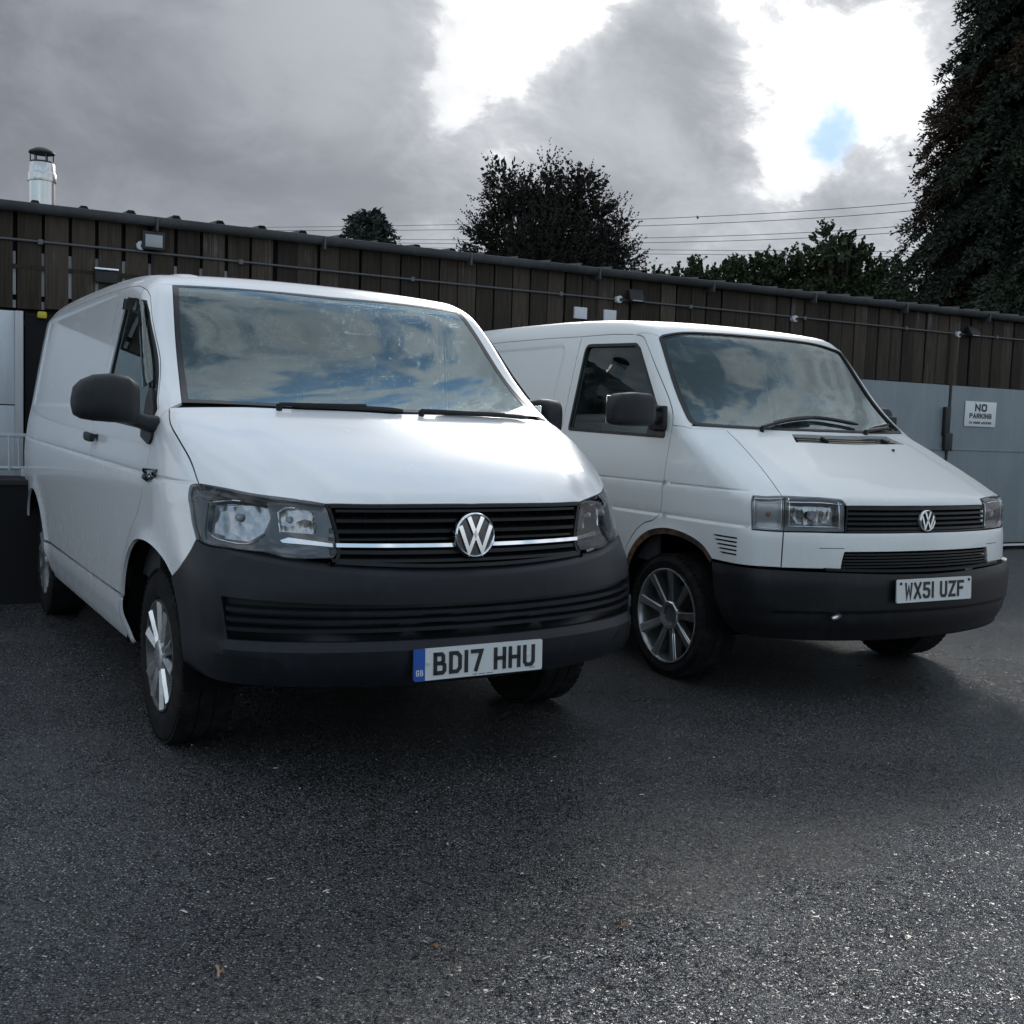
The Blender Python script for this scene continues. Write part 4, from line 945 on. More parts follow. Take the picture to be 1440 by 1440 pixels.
    hd.V=[(hp[0].x+v[1],hp[0].y-v[0]*.9+.006*math.sin(v[1]/.17*math.pi)*-1,hp[0].z+v[2]-.006*v[1]/.17) for v in hd.V]; hd.build('door_handle','mirror_black',door,60)
    MB().box((hp[0].x+.03,hp[0].y+.014,hp[0].z),(.03,.03,.02)).box((hp[0].x+.14,hp[0].y+.014,hp[0].z),(.03,.03,.02)).build('handle_feet','mirror_black',door,30)
    mirror_tree(door,V)
    # ---- wing
    arch=[(.368,.698),(.29,.742),(.17,.778),(.03,.789),(-.12,.772),(-.25,.716),(-.355,.625),(-.415,.505),(-.425,.40),(-.405,.31)]
    archc=S.side(arch); ia=[i for i,p in enumerate(archc) if p[2]<.507 and p[0]<0][0]
    hlo=S.on([(.444,-.865,1.030),(.418,-.886,1.022),(.432,-.894,.985),(.450,-.897,.955),(.475,-.896,.903),(.513,-.889,.845)],True,.012)
    bwing=S.on([(.513,-.889,.845),(.497,-.906,.800),(.455,-.922,.748),(.368,-.935,.698)])
    wtop=S.on([(.025,-.918,1.225),(.012,-.892,1.268),(.004,-.863,1.29)])
    wing=S.patch('front_wing',wp,V,'y',join(bon,hlo,bwing,archc[:ia+1],S.side([archc[ia][[0,2]],(-.455,.505)],False),dfl[::-1],wtop),h=.03,extra=belt(-.1,.45))
    # lip of the arch
    bl=S.up('y',[(-.035,1.048),(.165,1.046)]); mb=MB()
    pl=rounded([(-.05,1.060),(.165,1.066),(.150,1.052),(.10,1.022),(.06,1.012),(-.02,1.020),(-.05,1.035)],.008)
    bd=S.patch('side_repeater','lamp_black',wing,'y',S.up('y',poly(pl,.012,True)),h=.02,off=.008,gap=0,flange=.012)
    pl=rounded([(.0,1.052),(.13,1.060),(.10,1.038),(.06,1.028)],.006); S.patch('repeater_lens','chrome',wing,'y',S.up('y',poly(pl,.012,True)),h=.02,off=.0105,gap=0,flange=.006)
    mirror_tree(wing,V)
    # ---- door pillar (A) and roof
    ptop=S.on([(-.628,-.703,1.822),(-.65,-.76,1.818),(-.665,-.8,1.800)])
    pil=S.patch('windscreen_pillar',wp,V,'sph',join(wss,S.on([wss[-1],cowl[0]],False),wtop[::-1],dfr[::-1],ptop[::-1]),h=.025,gap=.0008,flange=.012)
    mirror_tree(pil,V)
    rail=S.side([(-1.015,1.842),(-1.6,1.853),(-2.6,1.860),(-3.45,1.852),(-3.76,1.838)])
    rl=join(ptop,dtop[::-1],rail); rear_top=S.up('z',poly([(rail[-1][0],rail[-1][1]),(rail[-1][0],0)],.05)); 
    S.patch('roof',wp,V,'z',join(wst[::-1],rl,rear_top,mir(rear_top),mir(rl),mir(wst[::-1])),h=.05,gap=.0012,flange=.012)
    mb=MB(); rr=[]
    for x_,w_,h_ in((-.72,.0,.0),(-.745,.05,.006),(-.80,.065,.011),(-.90,.06,.010),(-.96,.0,.0)):
        ps=S.up('z',[(x_,-.60+w_*c_) for c_ in np.linspace(-1,1,9)]); rr.append([(p[0],p[1],p[2]-.004+h_*math.cos(c_*1.57)**.7 if abs(c_)<.99 else p[2]-.004) for p,c_ in zip(ps,np.linspace(-1,1,9))])
    mb.loft(rr,closed=False).build('roof_blister',wp,V,70)
    # ---- load-bay side, sill, rear
    ra=[(-2.575,.31),(-2.575,.40),(-2.60,.52),(-2.69,.65),(-2.80,.728),(-2.93,.772),(-3.05,.775),(-3.18,.742),(-3.31,.655),(-3.395,.53),(-3.425,.42)]
    rac=S.side(ra); k0=[i for i,p in enumerate(rac) if p[2]>=.500][0]
    rearv=S.side([(-3.76,.42),(-3.76,1.10),(-3.76,1.838)],False)
    pe=[]
    for dd in(.003,-.004,-.012,-.022,-.032):
        rc=rounded([(-3.52+dd*-1,1.285-dd),(-1.20+dd,1.285-dd),(-1.20+dd,1.835+dd),(-3.52-dd,1.835+dd)],.05,5); pe.append(S.up('y',poly(rc,.03,True)))
    side=S.patch('load_side',wp,V,'y',join(drear,rail,rearv[::-1],S.side([(-3.76,.42),(-3.425,.42)],False),rac[::-1][0:len(rac)-k0],S.side([rac[k0][[0,2]],(-1.205,.500)],False)),h=.04,extra=belt(-3.7,-1.25)+pe)
    sill=S.patch('sill',wp,V,'y',join(S.side([(-.450,.498),(-2.592,.492)],False),rac[:k0][::-1],S.side([(-2.575,.31),(-2.56,.292),(-.42,.300),(-.405,.31)],False),archc[ia:][::-1]),h=.03,off=.002,gap=.002,flange=.012,
        bulge=lambda q:.007*np.exp(-((q[:,1]-.435)/.05)**2)-.012*sstep(.33,.29,q[:,1]))
    mirror_tree(side,V); mirror_tree(sill,V)
    rb=S.side([(-3.76,.42),(-3.76,1.838)],False)
    S.patch('rear_doors',wp,V,'rsph',join(rearv,rear_top,mir(rear_top),mir(rearv),B.snap(poly([(-3.76,.86,.42),(-3.95,.6,.42),(-3.97,0,.42),(-3.95,-.6,.42),(-3.76,-.86,.42)],.05))),h=.06,gap=.001,flange=.01)
    # tail lamp and rear mudguard edge that just show past the rear arch
    MB().box((-3.93,-.885,.80),(.05,.06,.10),None,.012).build('tail_marker','load_white',V,40)
    MB().box((-3.93,-.800,1.17),(.05,.05,.085),None,.01).build('rear_hinge','load_white',V,40)
    # ---- bumper
    bt=S.on([(.513,-.889,.845),(.558,-.868,.829),(.640,-.800,.822),(.714,-.703,.812),(.774,-.61,.797),(.819,-.51,.786),(.868,-.291,.773),(.885,-.12,.767),(.888,0,.766)],True,.02)
    bs=S.on([(.368,-.935,.698),(.425,-.930,.60),(.455,-.925,.50),(.455,-.918,.43),(.45,-.912,.375)]); bb=S.on([(.45,-.912,.375),(.56,-.885,.385),(.74,-.70,.378),(.86,-.40,.362),(.905,0,.356)])
    lgz=lambda y:.642+.030*(abs(y)/.86)**2
    lg=[(y,lgz(y)) for y in np.linspace(-.845,.845,60)]; lgb=[(y,.522+.008*(abs(y)/.86)**2) for y in np.linspace(.83,-.83,60)]
    lgl=S.up('x',np.array(lg+lgb)); 
    zc=lambda y:.736+.050*(np.minimum(np.abs(y),.86)/.70)**2.4
    ex=[S.up('x',[(y,zc(y)+d_) for y in np.linspace(-.80,.80,70)]) for d_ in(-.010,-.004,0,.004,.010)]
    def bev(q):
        P_=S.up('sph',q); y_,z_=P_[:,1],P_[:,2]; return -.80*np.maximum(0,z_-zc(y_))*sstep(.90,.80,np.abs(y_))-.022*sstep(.425,.35,z_)
    ex+=[S.up('x',[(y,z_) for y in np.linspace(-.84,.84,60)]) for z_ in(.510,.500,.49)]
    bump_=S.patch('front_bumper','dark_plastic',V,'sph',join(bt,mir(bt),mir(bwing)[0:0],S.on(mir(bwing)[::-1][0:0]) if False else mir(bwing)[::-1],mir(bs)[::-1],mir(bb)[::-1],bb[::-1],bs[::-1],bwing[::-1]),[lgl],h=.028,off=.006,gap=.0015,flange=.025,hole_flange=.035,hole_gap=0,extra=ex,
        bulge=bev)
    S.patch('grille_backing','grille_black',bump_,'sph',S.inset('sph',lgl,-.01),h=.06,off=-.024,gap=0,flange=0)
    for z0_ in(.614,.585,.556): S.bar('lower_slat','dark_plastic',bump_,lambda y,z0_=z0_:z0_+.020*(abs(y)/.86)**2*(z0_-.5)/.14,-.835,.835,.0125,.03,.001,60,droop=.008)
    for y in np.linspace(-.70,.70,15):
        p=S.up('x',[(y,.585)],-.045)[0]; MB().box((p[0]-.004,y,.582),(.012,.008,.115)).build('lower_fin','cavity',bump_,0)
    S.bar('lower_lip','dark_plastic',bump_,lambda y:.505+.008*(abs(y)/.86)**2,-.845,.845,.030,.03,.010,60)
    # shallow lamp pockets low in the bumper
    for s in(-1,1):
        pk=[(.652,s*.868,.480),(.78,s*.70,.474),(.80,s*.66,.445),(.76,s*.73,.422),(.665,s*.855,.430)]
        pl=S.on(rounded(np.array(pk)[:,1:],.012).tolist() and pk,False,.02); S.patch('lamp_pocket','grille_black',bump_,'sph',pl,h=.03,off=.0075,gap=0,flange=.004)
    S.patch('undertray','underbody',V,'sph',join(bb,mir(bb),B.snap(poly([(.43,.86,.30),(.30,.5,.30),(.30,-.5,.30),(.43,-.86,.30)],.06)))[:3] if False else join(bb,mir(bb)),h=.1,off=-.02,gap=0,flange=.05)
    # ---- upper grille between the lamps
    gi=S.on([(.765,-.525,.983),(.776,-.514,.950),(.791,-.497,.878),(.801,-.492,.826),(.806,-.500,.800),(.812,-.520,.790)],True,.015)
    ib=np.argmin(np.linalg.norm(bt-gi[-1],axis=1)); gb=bt[ib:]
    gl=join(lipB[::-1],gi,gb[:],) if False else None
    gr=part('grille',V)
    half=join(lipB[::-1],gi[1:],gb)      # centre top -> right -> centre bottom
    gloop=join(half,mir(half)[1:-1])
    S.patch('backing','cavity',gr,'sph',gloop,h=.06,off=-.05,gap=0,flange=0)
    S.patch('surround','grille_black',gr,'sph',gloop,[S.inset('sph',gloop,.010)],h=.03,off=-.002,gap=.001,flange=.03,hole_flange=.03,hole_gap=0)
    for zc,hh,o_ in((.962,.009,-.008),(.928,.011,-.006),(.892,.012,-.006),(.864,.008,-.012),(.818,.013,-.006),(.790,.010,-.004)):
        S.bar('slat','grille_black',gr,lambda y,zc=zc:zc+.004*(abs(y)/.5)**2*(1 if zc<.83 else -.4),-.51+.02*(zc>.9),.51-.02*(zc>.9),hh,.035,o_,40,droop=.008)
    for y in np.linspace(-.46,.46,13):
        if abs(y)<.08: continue
        p=S.up('x',[(y,.915)],-.030)[0]; MB().box((p[0]-.012,y,.915),(.024,.006,.10)).build('fin','cavity',gr,0)
    for s in(-1,1): S.bar('chrome_strip','chrome',gr,lambda y:.843+.003*(abs(y)/.5)**2,s*.072,s*.494,.013,.02,.004,30)
    n=B.normal(np.array([[.857,0.,.877]]))[0]; e=S.up('x',[(0,.877)],.012)[0]; emblem(V,frame_at(e,n),.081,'chrome','lamp_black',.014)
    # ---- headlamps
    hb=S.on([(.513,-.889,.845),(.558,-.868,.829),(.640,-.800,.822),(.714,-.703,.812),(.748,-.657,.800),(.775,-.600,.797),(.806,-.506,.800)],True,.02)
    hin=gi[:[i for i,p in enumerate(gi) if p[2]<=.805][0]]
    hl=part('headlamp',V)
    hloop=join(hlo,hb,hin[::-1],lipA[::-1])
    O=lambda pts,h=.012:S.on(pts+[pts[0]],False,h)[:-1]
    r1=O([(.520,-.852,.978),(.571,-.801,.991),(.671,-.699,.984),(.690,-.690,.930),(.689,-.713,.880),(.665,-.756,.847),(.579,-.843,.854),(.535,-.868,.880)])
    r2=O([(.702,-.672,.950),(.716,-.642,.973),(.757,-.564,.956),(.771,-.560,.920),(.767,-.564,.880),(.717,-.668,.886)])
    S.patch('lens','lamp_lens',hl,'sph',hloop,h=.03,off=-.001,gap=.002,flange=.0)
    S.patch('bezel','lamp_black',hl,'sph',hloop,[r1,r2],h=.03,off=-.024,gap=.002,flange=.05,hole_flange=.034,hole_gap=0)
    S.patch('main_reflector','reflector',hl,'sph',r1,h=.02,off=-.056,gap=-.004,flange=0)
    S.patch('side_reflector','reflector',hl,'sph',r2,h=.02,off=-.056,gap=-.004,flange=0)
    out_=O([(.432,-.888,1.008),(.520,-.806,1.000),(.512,-.856,.972),(.528,-.872,.880),(.545,-.872,.846),(.520,-.884,.855),(.484,-.894,.903),(.458,-.894,.958)])
    S.patch('turn_reflector','lamp_grey',hl,'sph',out_,h=.02,off=-.019,gap=0,flange=.004)
    inn_=O([(.763,-.556,.955),(.772,-.524,.950),(.786,-.505,.880),(.773,-.556,.876)]); S.patch('inner_panel','lamp_blue',hl,'sph',inn_,h=.02,off=-.018,gap=0,flange=.005)
    st=O([(.723,-.667,.858),(.735,-.642,.868),(.793,-.504,.850),(.796,-.504,.838),(.730,-.660,.850)]); S.patch('chrome_strip','bright_trim',hl,'sph',st,h=.02,off=-.012,gap=0,flange=.006)
    lw=O([(.700,-.715,.818),(.745,-.64,.838),(.795,-.505,.826),(.77,-.60,.806)]); S.patch('lower_panel','lamp_blue',hl,'sph',lw,h=.02,off=-.019,gap=0,flange=.005)
    rim=lambda a,nm:S.tubeon(nm,'bright_trim',hl,crom(np.array(a),.012),.0035,-.021)
    rim([(.510,-.858,.975),(.525,-.848,.980),(.571,-.801,.993),(.60,-.77,.992)],'rim_line'); rim([(.540,-.868,.872),(.579,-.843,.854),(.665,-.756,.847),(.689,-.713,.878)],'rim_line')
    rim([(.702,-.672,.950),(.716,-.642,.973),(.73,-.62,.972)],'rim_line'); rim([(.702,-.672,.950),(.717,-.668,.886)],'rim_line')
    for c_,r_ in(((.600,-.785,.930),.014),((.715,-.640,.930),.011)):
        q=B.snap(np.array([c_]),-.045)[0]; nn=B.normal(np.array([c_]))[0]; bm=bmesh.new(); bmesh.ops.create_uvsphere(bm,u_segments=14,v_segments=8,radius=r_); bmesh.ops.translate(bm,vec=tuple(q),verts=bm.verts); MB().bm(bm).build('bulb','bulb',hl,80)
    # mirrored lamp
    hl2=part('headlamp',V)
    for ch in list(hl.children): mirror_copy(ch,hl2)
    # ---- door mirrors
    for s in(-1,1):
        mr=part('door_mirror',V); mb=MB()
        superloft(mb,[(s*.985,.045,1.300,.012,.030),(s*.990,.050,1.302,.045,.075),(s*1.03,.060,1.316,.064,.086),(s*1.09,.055,1.320,.072,.089),(s*1.145,.045,1.318,.072,.084),(s*1.185,.035,1.311,.066,.071),(s*1.208,.030,1.305,.048,.052),(s*1.218,.028,1.300,.012,.015)],e=3.0)
        mb.build('shell','mirror_black',mr,70)
        MB().box((-.018,s*1.09,1.315),(.012,.150,.115),None,.005).build('glass','chrome',mr,40)
        mb=MB(); superloft(mb,[(s*.905,-.015,1.225,.055,.035),(s*.95,.0,1.232,.048,.032),(s*1.00,.03,1.250,.042,.030),(s*1.04,.04,1.262,.040,.026)],e=3); mb.build('arm','mirror_black',mr,70)
        if s>0: fold(mr,(-0.20,0.862),91)
    # ---- wipers
    wp_=lambda pts,o:[tuple(p) for p in B.snap(crom(np.array(pts),.05),o)]
    wiper(V,wp_([(.115,-.47,1.300),(.140,-.30,1.312),(.150,-.12,1.322)],.020),wp_([(.126,-.42,1.325),(.150,-.20,1.330),(.165,.04,1.318)],.012))
    wiper(V,wp_([(.165,.12,1.300),(.150,.35,1.308),(.115,.55,1.312)],.020),wp_([(.160,.20,1.322),(.125,.48,1.322),(.080,.70,1.312)],.012))
    # ---- number plate
    pl_=Matrix.Translation((.937,0,.4405))@Matrix(((0,0,1,0),(1,0,0,0),(0,1,0,0),(0,0,0,1)))@Matrix.Rotation(R(-2),4,'X')
    npl=number_plate(V,pl_,'BD17 HHU',True,'plate_white')
    fn=lambda v:tuple(pl_@Vector(v)); mb=MB()
    for x_ in(-.205,.196): mb.prism([(x_+.006*math.cos(q),.004+.006*math.sin(q)) for q in np.linspace(0,6.28,11)[:-1]],.005,.010,fn)
    mb.build('screw','bright_trim',npl,30); mb=MB()
    rnd=random.Random(3)
    for i in range(16): x_=-.03+i*.0052; mb.prism([(x_,-.0505),(x_+.0036,-.0505),(x_+.0036,-.0478),(x_,-.0478)],.005,.0066,fn) if i not in(4,10) else None
    for i in range(5): x_=.205+i*.005; mb.prism([(x_,-.0455),(x_+.004,-.0455),(x_+.004,-.0435),(x_,-.0435)],.005,.0066,fn)
    mb.build('maker_line','plate_black',npl,0)
    MB().box((.915,0,.44),(.042,.50,.10),None,.004).build('plate_mount','dark_plastic',V,30)
    # ---- wheels, arches, underside
    for x_ in(0,-3.0):
        for s in(-1,1):
            wheel(V,x_,s*.790,s,.337,.212,.219,'ten')
            mb=MB(); prof=[]
            for q in np.linspace(-4,184,32): prof.append((x_+.47*math.cos(R(q)),.335+.47*math.sin(R(q))))
            mb.loft([[(a,s*.915,b_) for a,b_ in prof],[(a,s*.60,b_) for a,b_ in prof]],cap=False,closed=False); mb.add([(a,s*.60,b_) for a,b_ in prof],[tuple(range(len(prof)))]); mb.build('arch_liner','cavity',V,60)
    MB().box((-1.55,0,.36),(2.1,1.72,.16)).build('floor_pan','underbody',V,0); MB().box((.35,0,.42),(.7,1.12,.20)).build('subframe','underbody',V,0); MB().box((-3.65,0,.45),(.5,1.5,.20)).build('rear_floor','underbody',V,0)
    MB().cyl((0,-.7,.33),(0,.7,.33),.035,10).build('front_axle','underbody',V); MB().cyl((-3,-.7,.33),(-3,.7,.33),.05,10).build('rear_axle','underbody',V)
    MB().box((-3.0,0,.60),(.95,1.15,.35)).build('rear_tunnel','underbody',V,0)
    # ---- cabin
    cab=part('cabin',V)
    rx=join(rail[rail[:,0]>-1.50][::-1],dtop)
    for cv in(rx,mir(rx)): S.tubeon('rail_light_block','cabin_mid',cab,cv,.026,-.030)  # dark tubes added to block sky light leaking through the roof seam
    for cv in(dfr,mir(dfr)): S.tubeon('pillar_light_block','cabin_mid',cab,cv,.020,-.028)  # added likewise along the door front edge against light leaks
    MB().box((-.55,0,.50),(1.5,1.66,.05)).build('cab_floor','cabin_dark',cab,0)
    rings=[]
    for y in np.linspace(-.80,.80,9): 
        o_=.10*(y/.8)**2; rings.append([(.13-o_,y,1.265),(-.10-o_,y,1.275),(-.26-o_,y,1.24),(-.34-o_,y,1.15),(-.33-o_,y,.98),(-.20-o_,y,.80),(.13-o_,y,.78)])
    MB().loft(rings).build('dashboard','cabin_dark',cab,50)
    MB().box((-.33,-.36,1.225),(.16,.34,.08),(0,R(12),0),.03).build('binnacle','cabin_dark',cab,50)
    steering(V,(-.47,-.37,1.14),28)
    seat(V,-.85,-.37,'seat_cloth'); seat(V,-.85,.22,'seat_cloth',.42); seat(V,-.85,.60,'seat_cloth',.38)
    MB().prism([(-.86,.5),(.86,.5),(.88,1.1),(.77,1.80),(.64,1.885),(-.64,1.885),(-.77,1.80),(-.88,1.1)],-.015,.015,lambda v:(-1.42+v[2],v[0],v[1])).build('bulkhead','cabin_mid',cab,0)
    S.patch('headlining','cabin_mid',cab,'z',S.up('z',poly([(-1.40,-.66),(-.66,-.62),(-.60,0),(-.66,.62),(-1.40,.66)],.06,True)),h=.08,off=-.030,gap=0,flange=.01)
    for s in(-1,1): MB().box((-.62,s*.855,.90),(1.05,.03,.60),None,.01).build('door_trim','cabin_dark',cab,30)
    # paper ticket inside the driver's window
    tw=Matrix.Translation(V.location)@Matrix.Rotation(V.rotation_euler.z,4,'Z')@Vector((-.50,-.835,1.43))
    TK=empty('paper_card',tw,V.rotation_euler.z,'small white card with black print behind the side window of the newer van','card')
    tk=MB().box((0,0,.038),(.17,.003,.085),(0,R(-12),0)).build('sheet','plate_white',TK,0); mb=MB()
    m_=Matrix.Translation((0,-.002,.038))@Matrix.Rotation(R(-12),4,'Y')@Matrix(((1,0,0,0),(0,0,-1,0),(0,1,0,0),(0,0,0,1)))
    for ch,x_ in(('O',-.045),('I',.020)): glyph(mb,ch,x_,-.022,.036,.046,.009,-.0005,.002,lambda v:tuple(m_@Vector(v)))
    mb.build('print','plate_black',tk,0)
    return V

# ------------------------------------------------------------------ the older van
def van_old():
    B=Body('old'); S=Panels(B); wp='old_white_paint'
    V=empty('panel_van',(1.60242,6.00250,0),R(29.024-90),'older white panel van with rectangular headlamps, black bumper and dark multi-spoke alloy wheels','van')
    bon=S.on([(.050,-.608,1.281),(.188,-.633,1.221),(.369,-.674,1.132),(.512,-.715,1.060),(.645,-.753,.988)])
    lipA=S.on([(.645,-.753,.988),(.705,-.62,.985),(.757,-.487,.981)]); lipS=S.on([(.757,-.487,.981),(.772,-.481,.962),(.783,-.477,.949)],False,.01); lipB=S.on([(.783,-.477,.949),(.815,-.25,.949),(.828,0,.949)])
    cowl=S.on([(.050,-.608,1.281),(.090,-.35,1.281),(.118,0,1.281)]); cowo=S.on([(-.005,-.797,1.287),(.02,-.71,1.283),(.050,-.608,1.281)])
    wsl2=None
    # windscreen outline with generous corners
    wb=[(-.018,-.782,1.302),(.045,-.55,1.297),(.083,-.28,1.294),(.096,0,1.293)]; wt=[(-.470,-.690,1.785),(-.478,-.50,1.828),(-.470,-.25,1.842),(-.466,0,1.846)]
    wsb=S.on(wb); wst=S.on(wt)
    q=S.to2('sph',np.array([wb[0],wt[0]])); full=S.to2('sph',join(sym(wsb),mir(S.on([wt[0],wb[0]],True)),sym(wst)[::-1],S.on([wt[0],wb[0]],True)))
    c4=S.to2('sph',np.array([wb[0],np.array(wb[0])*[1,-1,1],np.array(wt[0])*[1,-1,1],wt[0]]))
    # round the four corners in angle space
    def rnd(loop2,rad):
        n=len(loop2); o=loop2.copy()
        for c in c4:
            dd=np.linalg.norm(loop2-c,axis=1); k=dd<rad
            idx=np.where(k)[0]
            if len(idx)<3: continue
            if idx[0]==0 and idx[-1]==n-1:
                br=np.where(np.diff(idx)>1)[0]; idx=np.concatenate([idx[br[0]+1:],idx[:br[0]+1]]) if len(br) else idx
            a,b=loop2[idx[0]],loop2[idx[-1]]
            for j,i in enumerate(idx):
                t=j/(len(idx)-1); o[i]=(1-t)**2*a+2*t*(1-t)*c+t*t*b
        return o
    wloop=S.up('sph',rnd(full,.075))
    ws=S.patch('windscreen','old_windscreen_glass',V,'sph',S.inset('sph',wloop,.010),h=.05,off=-.006,gap=.0,flange=0)
    S.patch('rubber_surround','rubber_seal',ws,'sph',wloop,[S.inset('sph',wloop,.022)],h=.03,off=.003,gap=.001,flange=.012,hole_flange=.012,hole_gap=0)
    S.patch('printed_edge','frit',ws,'sph',S.inset('sph',wloop,.020),[S.inset('sph',wloop,.034)],h=.03,off=-.004,gap=.0,flange=0,hole_flange=0)
    # bonnet with its air vent
    vent=S.on([(.122,-.225,1.268),(.126,.10,1.268),(.070,.535,1.266)],True,.03); vb=S.on([(.165,.585,1.226),(.240,.10,1.227),(.222,-.285,1.227)],True,.03); vent=join(vent,vb)
    bonnet=S.patch('bonnet',wp,V,'sph',join(bon,lipA,lipS,lipB,mir(lipB),mir(lipS),mir(lipA),mir(bon),sym(cowl)[::-1]),[vent],h=.03,hole_gap=0,hole_flange=.02)
    S.patch('vent_backing','cavity',bonnet,'sph',S.inset('sph',vent,-.006),h=.04,off=-.018,gap=0,flange=0)
    for k in range(4):
        z0=1.262-.0103*k; yA,yB=-.228-.013*k,.530+.011*k
        S.bar('vent_slat','black_trim',bonnet,z0-.004,yA,yB,.0042,.010,-.003,24)
    for y in(-.06,.42):
        p=S.up('x',[(y,1.252)],.004)[0]; MB().box(tuple(p),(.05,.022,.016),(0,R(25),R(20)),.006).build('washer_jet','black_trim',bonnet,40)
    p=S.up('x',[(.36,1.205)],.002)[0]; MB().cyl((p[0],p[1],p[2]-.006),(p[0]+.004,p[1],p[2]+.008),.008,10).build('aerial_stub','black_trim',bonnet,40)
    S.patch('scuttle',wp,V,'sph',join(sym(join(cowo,cowl)),sym(wsb)[::-1]),h=.03,off=-.002,gap=.0005,flange=.012)
    # door
    dtop=S.side([(-1.195,1.822),(-.875,1.818),(-.640,1.806)]); dfr=S.side([(-.640,1.806),(-.545,1.785),(-.480,1.730),(-.29,1.530),(-.122,1.345),(-.098,1.300)]); dfl=S.side([(-.098,1.300),(-.082,1.20),(-.066,1.005),(-.073,.838),(-.111,.806),(-.20,.778),(-.295,.705),(-.365,.60),(-.405,.49),(-.415,.40)])
    dbot=S.side([(-.415,.40),(-1.20,.40)],False); drear=S.side([(-1.20,.40),(-1.215,.80),(-1.205,1.05),(-1.180,1.254),(-1.19,1.50),(-1.197,1.75),(-1.195,1.822)])
    wl=rounded([(-1.125,1.772),(-.595,1.755),(-.545,1.725),(-.150,1.275),(-.130,1.230),(-1.105,1.250)],[.05,.04,.05,.03,.02,.03]); wl_=S.up('y',poly(wl,.025,True))
    belt=lambda x0,x1:[S.side([(x0,z_+dz),(x1,z_+dz)],False,.03) for z_ in(1.0,) for dz in(-.010,-.006,-.003,0,.003,.006,.012)]+[S.side([(x0,.838+dz),(x1,.838+dz)],False,.03) for dz in(-.014,-.008,-.004,0,.004,.008,.014)]
    door=S.patch('front_door',wp,V,'y',join(dtop,dfr,dfl,dbot,drear),[wl_],h=.035,gap=.003,extra=belt(-1.3,0),hole_gap=0,hole_flange=.03)
    seal=S.inset('y',wl_,.017)
    S.patch('window_seal','rubber_seal',door,'y',wl_,[seal],h=.02,off=.002,gap=0,flange=.014,hole_gap=0)
    S.patch('window','side_glass',door,'y',seal,h=.06,off=-.012,gap=-.004,flange=0)
    S.patch('quarter_panel','black_trim',door,'y',S.up('y',poly(rounded([(-.285,1.405),(-.145,1.270),(-.140,1.242),(-.300,1.245)],.01),.02,True)),h=.02,off=.004,gap=0,flange=.014)
    hp=S.up('y',[(-1.10,1.055)])[0]; MB().box((hp[0],hp[1]-.012,hp[2]),(.17,.03,.045),None,.010).build('door_handle','black_trim',door,40)
    mirror_tree(door,V)
    # wing
    arch=[(.365,.660),(.305,.712),(.215,.748),(.09,.770),(-.03,.770),(-.16,.738),(-.265,.665),(-.332,.565),(-.350,.47),(-.345,.36)]
    archc=S.side(arch); ia=[i for i,p in enumerate(archc) if p[2]<.402 and p[0]<0][0]
    hlt=S.on([(.645,-.753,.988),(.612,-.825,.985),(.573,-.868,.982)]); hls=S.on([(.573,-.868,.982),(.585,-.876,.90),(.594,-.880,.824)],True,.015); hlb=S.on([(.594,-.880,.824),(.640,-.83,.822),(.685,-.770,.822)]); seam=S.on([(.685,-.770,.822),(.690,-.776,.74),(.691,-.778,.656)])
    bw=S.on([(.691,-.778,.656),(.640,-.845,.656),(.587,-.888,.656),(.48,-.912,.657),(.365,-.92,.660)])
    atop=S.on([(-.098,-.845,1.300),(-.05,-.82,1.292),(-.005,-.797,1.287)])
    slots=[]
    for k in range(5): 
        xa=.365+.013*k; xb=.533; z_=.783-.0195*k; sl_=rounded([(xa,z_),(xb,z_-.001),(xb,z_-.010),(xa+.005,z_-.009)],.004,3); slots.append(S.up('y',poly(sl_,.012,True)))
    wing=S.patch('front_wing',wp,V,'sph',join(cowo[::-1][::-1],bon,hlt,hls,hlb,seam,bw,archc[:ia+1],S.side([archc[ia][[0,2]],(-.415,.40)],False),dfl[::-1],atop),slots,h=.03,gap=.0028,extra=belt(0,.55),hole_gap=0,hole_flange=.012)
    S.patch('slot_backing','cavity',wing,'y',S.up('y',poly([(.35,.80),(.548,.80),(.548,.69),(.35,.69)],.03,True)),h=.04,off=-.012,gap=0,flange=0)
    # rust on the lip of the arch
    al=archc[:ia+1]; inn=np.array([[p[0]*.935,p[1]+.010,.325+(p[2]-.325)*.935] for p in al])
    rings=[[tuple(p+[0,.003,0]),tuple(i_)] for p,i_ in zip(al,inn)]; MB().loft(rings,closed=False,cap=False).build('arch_lip','rust',wing,60)
    mirror_tree(wing,V)
    # pillar, roof
    wss=np.array([p for p in wloop if p[1]<-.60]); 
    wr=wloop[wloop[:,1]<0]; top_c=np.argmin(np.abs(wloop[:,1])+ (wloop[:,2]<1.5)*9)
    # right-hand half of the screen outline from bottom centre to top centre
    lp=np.vstack([wloop[np.argmin(np.abs(wloop[:,1])+(wloop[:,2]>1.5)*9):],wloop[:np.argmin(np.abs(wloop[:,1])+(wloop[:,2]>1.5)*9)]])
    k2=np.argmin(np.abs(lp[:,1])+(lp[:,2]<1.5)*9); h1,h2=lp[:k2+1],lp[k2:]
    hr=h1 if h1[:,1].mean()<0 else h2[::-1]         # bottom centre -> right -> top centre
    ib=np.argmin(np.linalg.norm(hr-np.array(wb[0]),axis=1)); it=np.argmin(np.linalg.norm(hr-np.array(wt[0]),axis=1))
    pt=S.on([hr[it],(-.58,-.735,1.812),(-.640,-.752,1.806)])
    pil=S.patch('windscreen_pillar',wp,V,'sph',join(hr[ib:it+1],pt,dfr,atop),h=.022,gap=.0015,flange=.012)
    mirror_tree(pil,V)
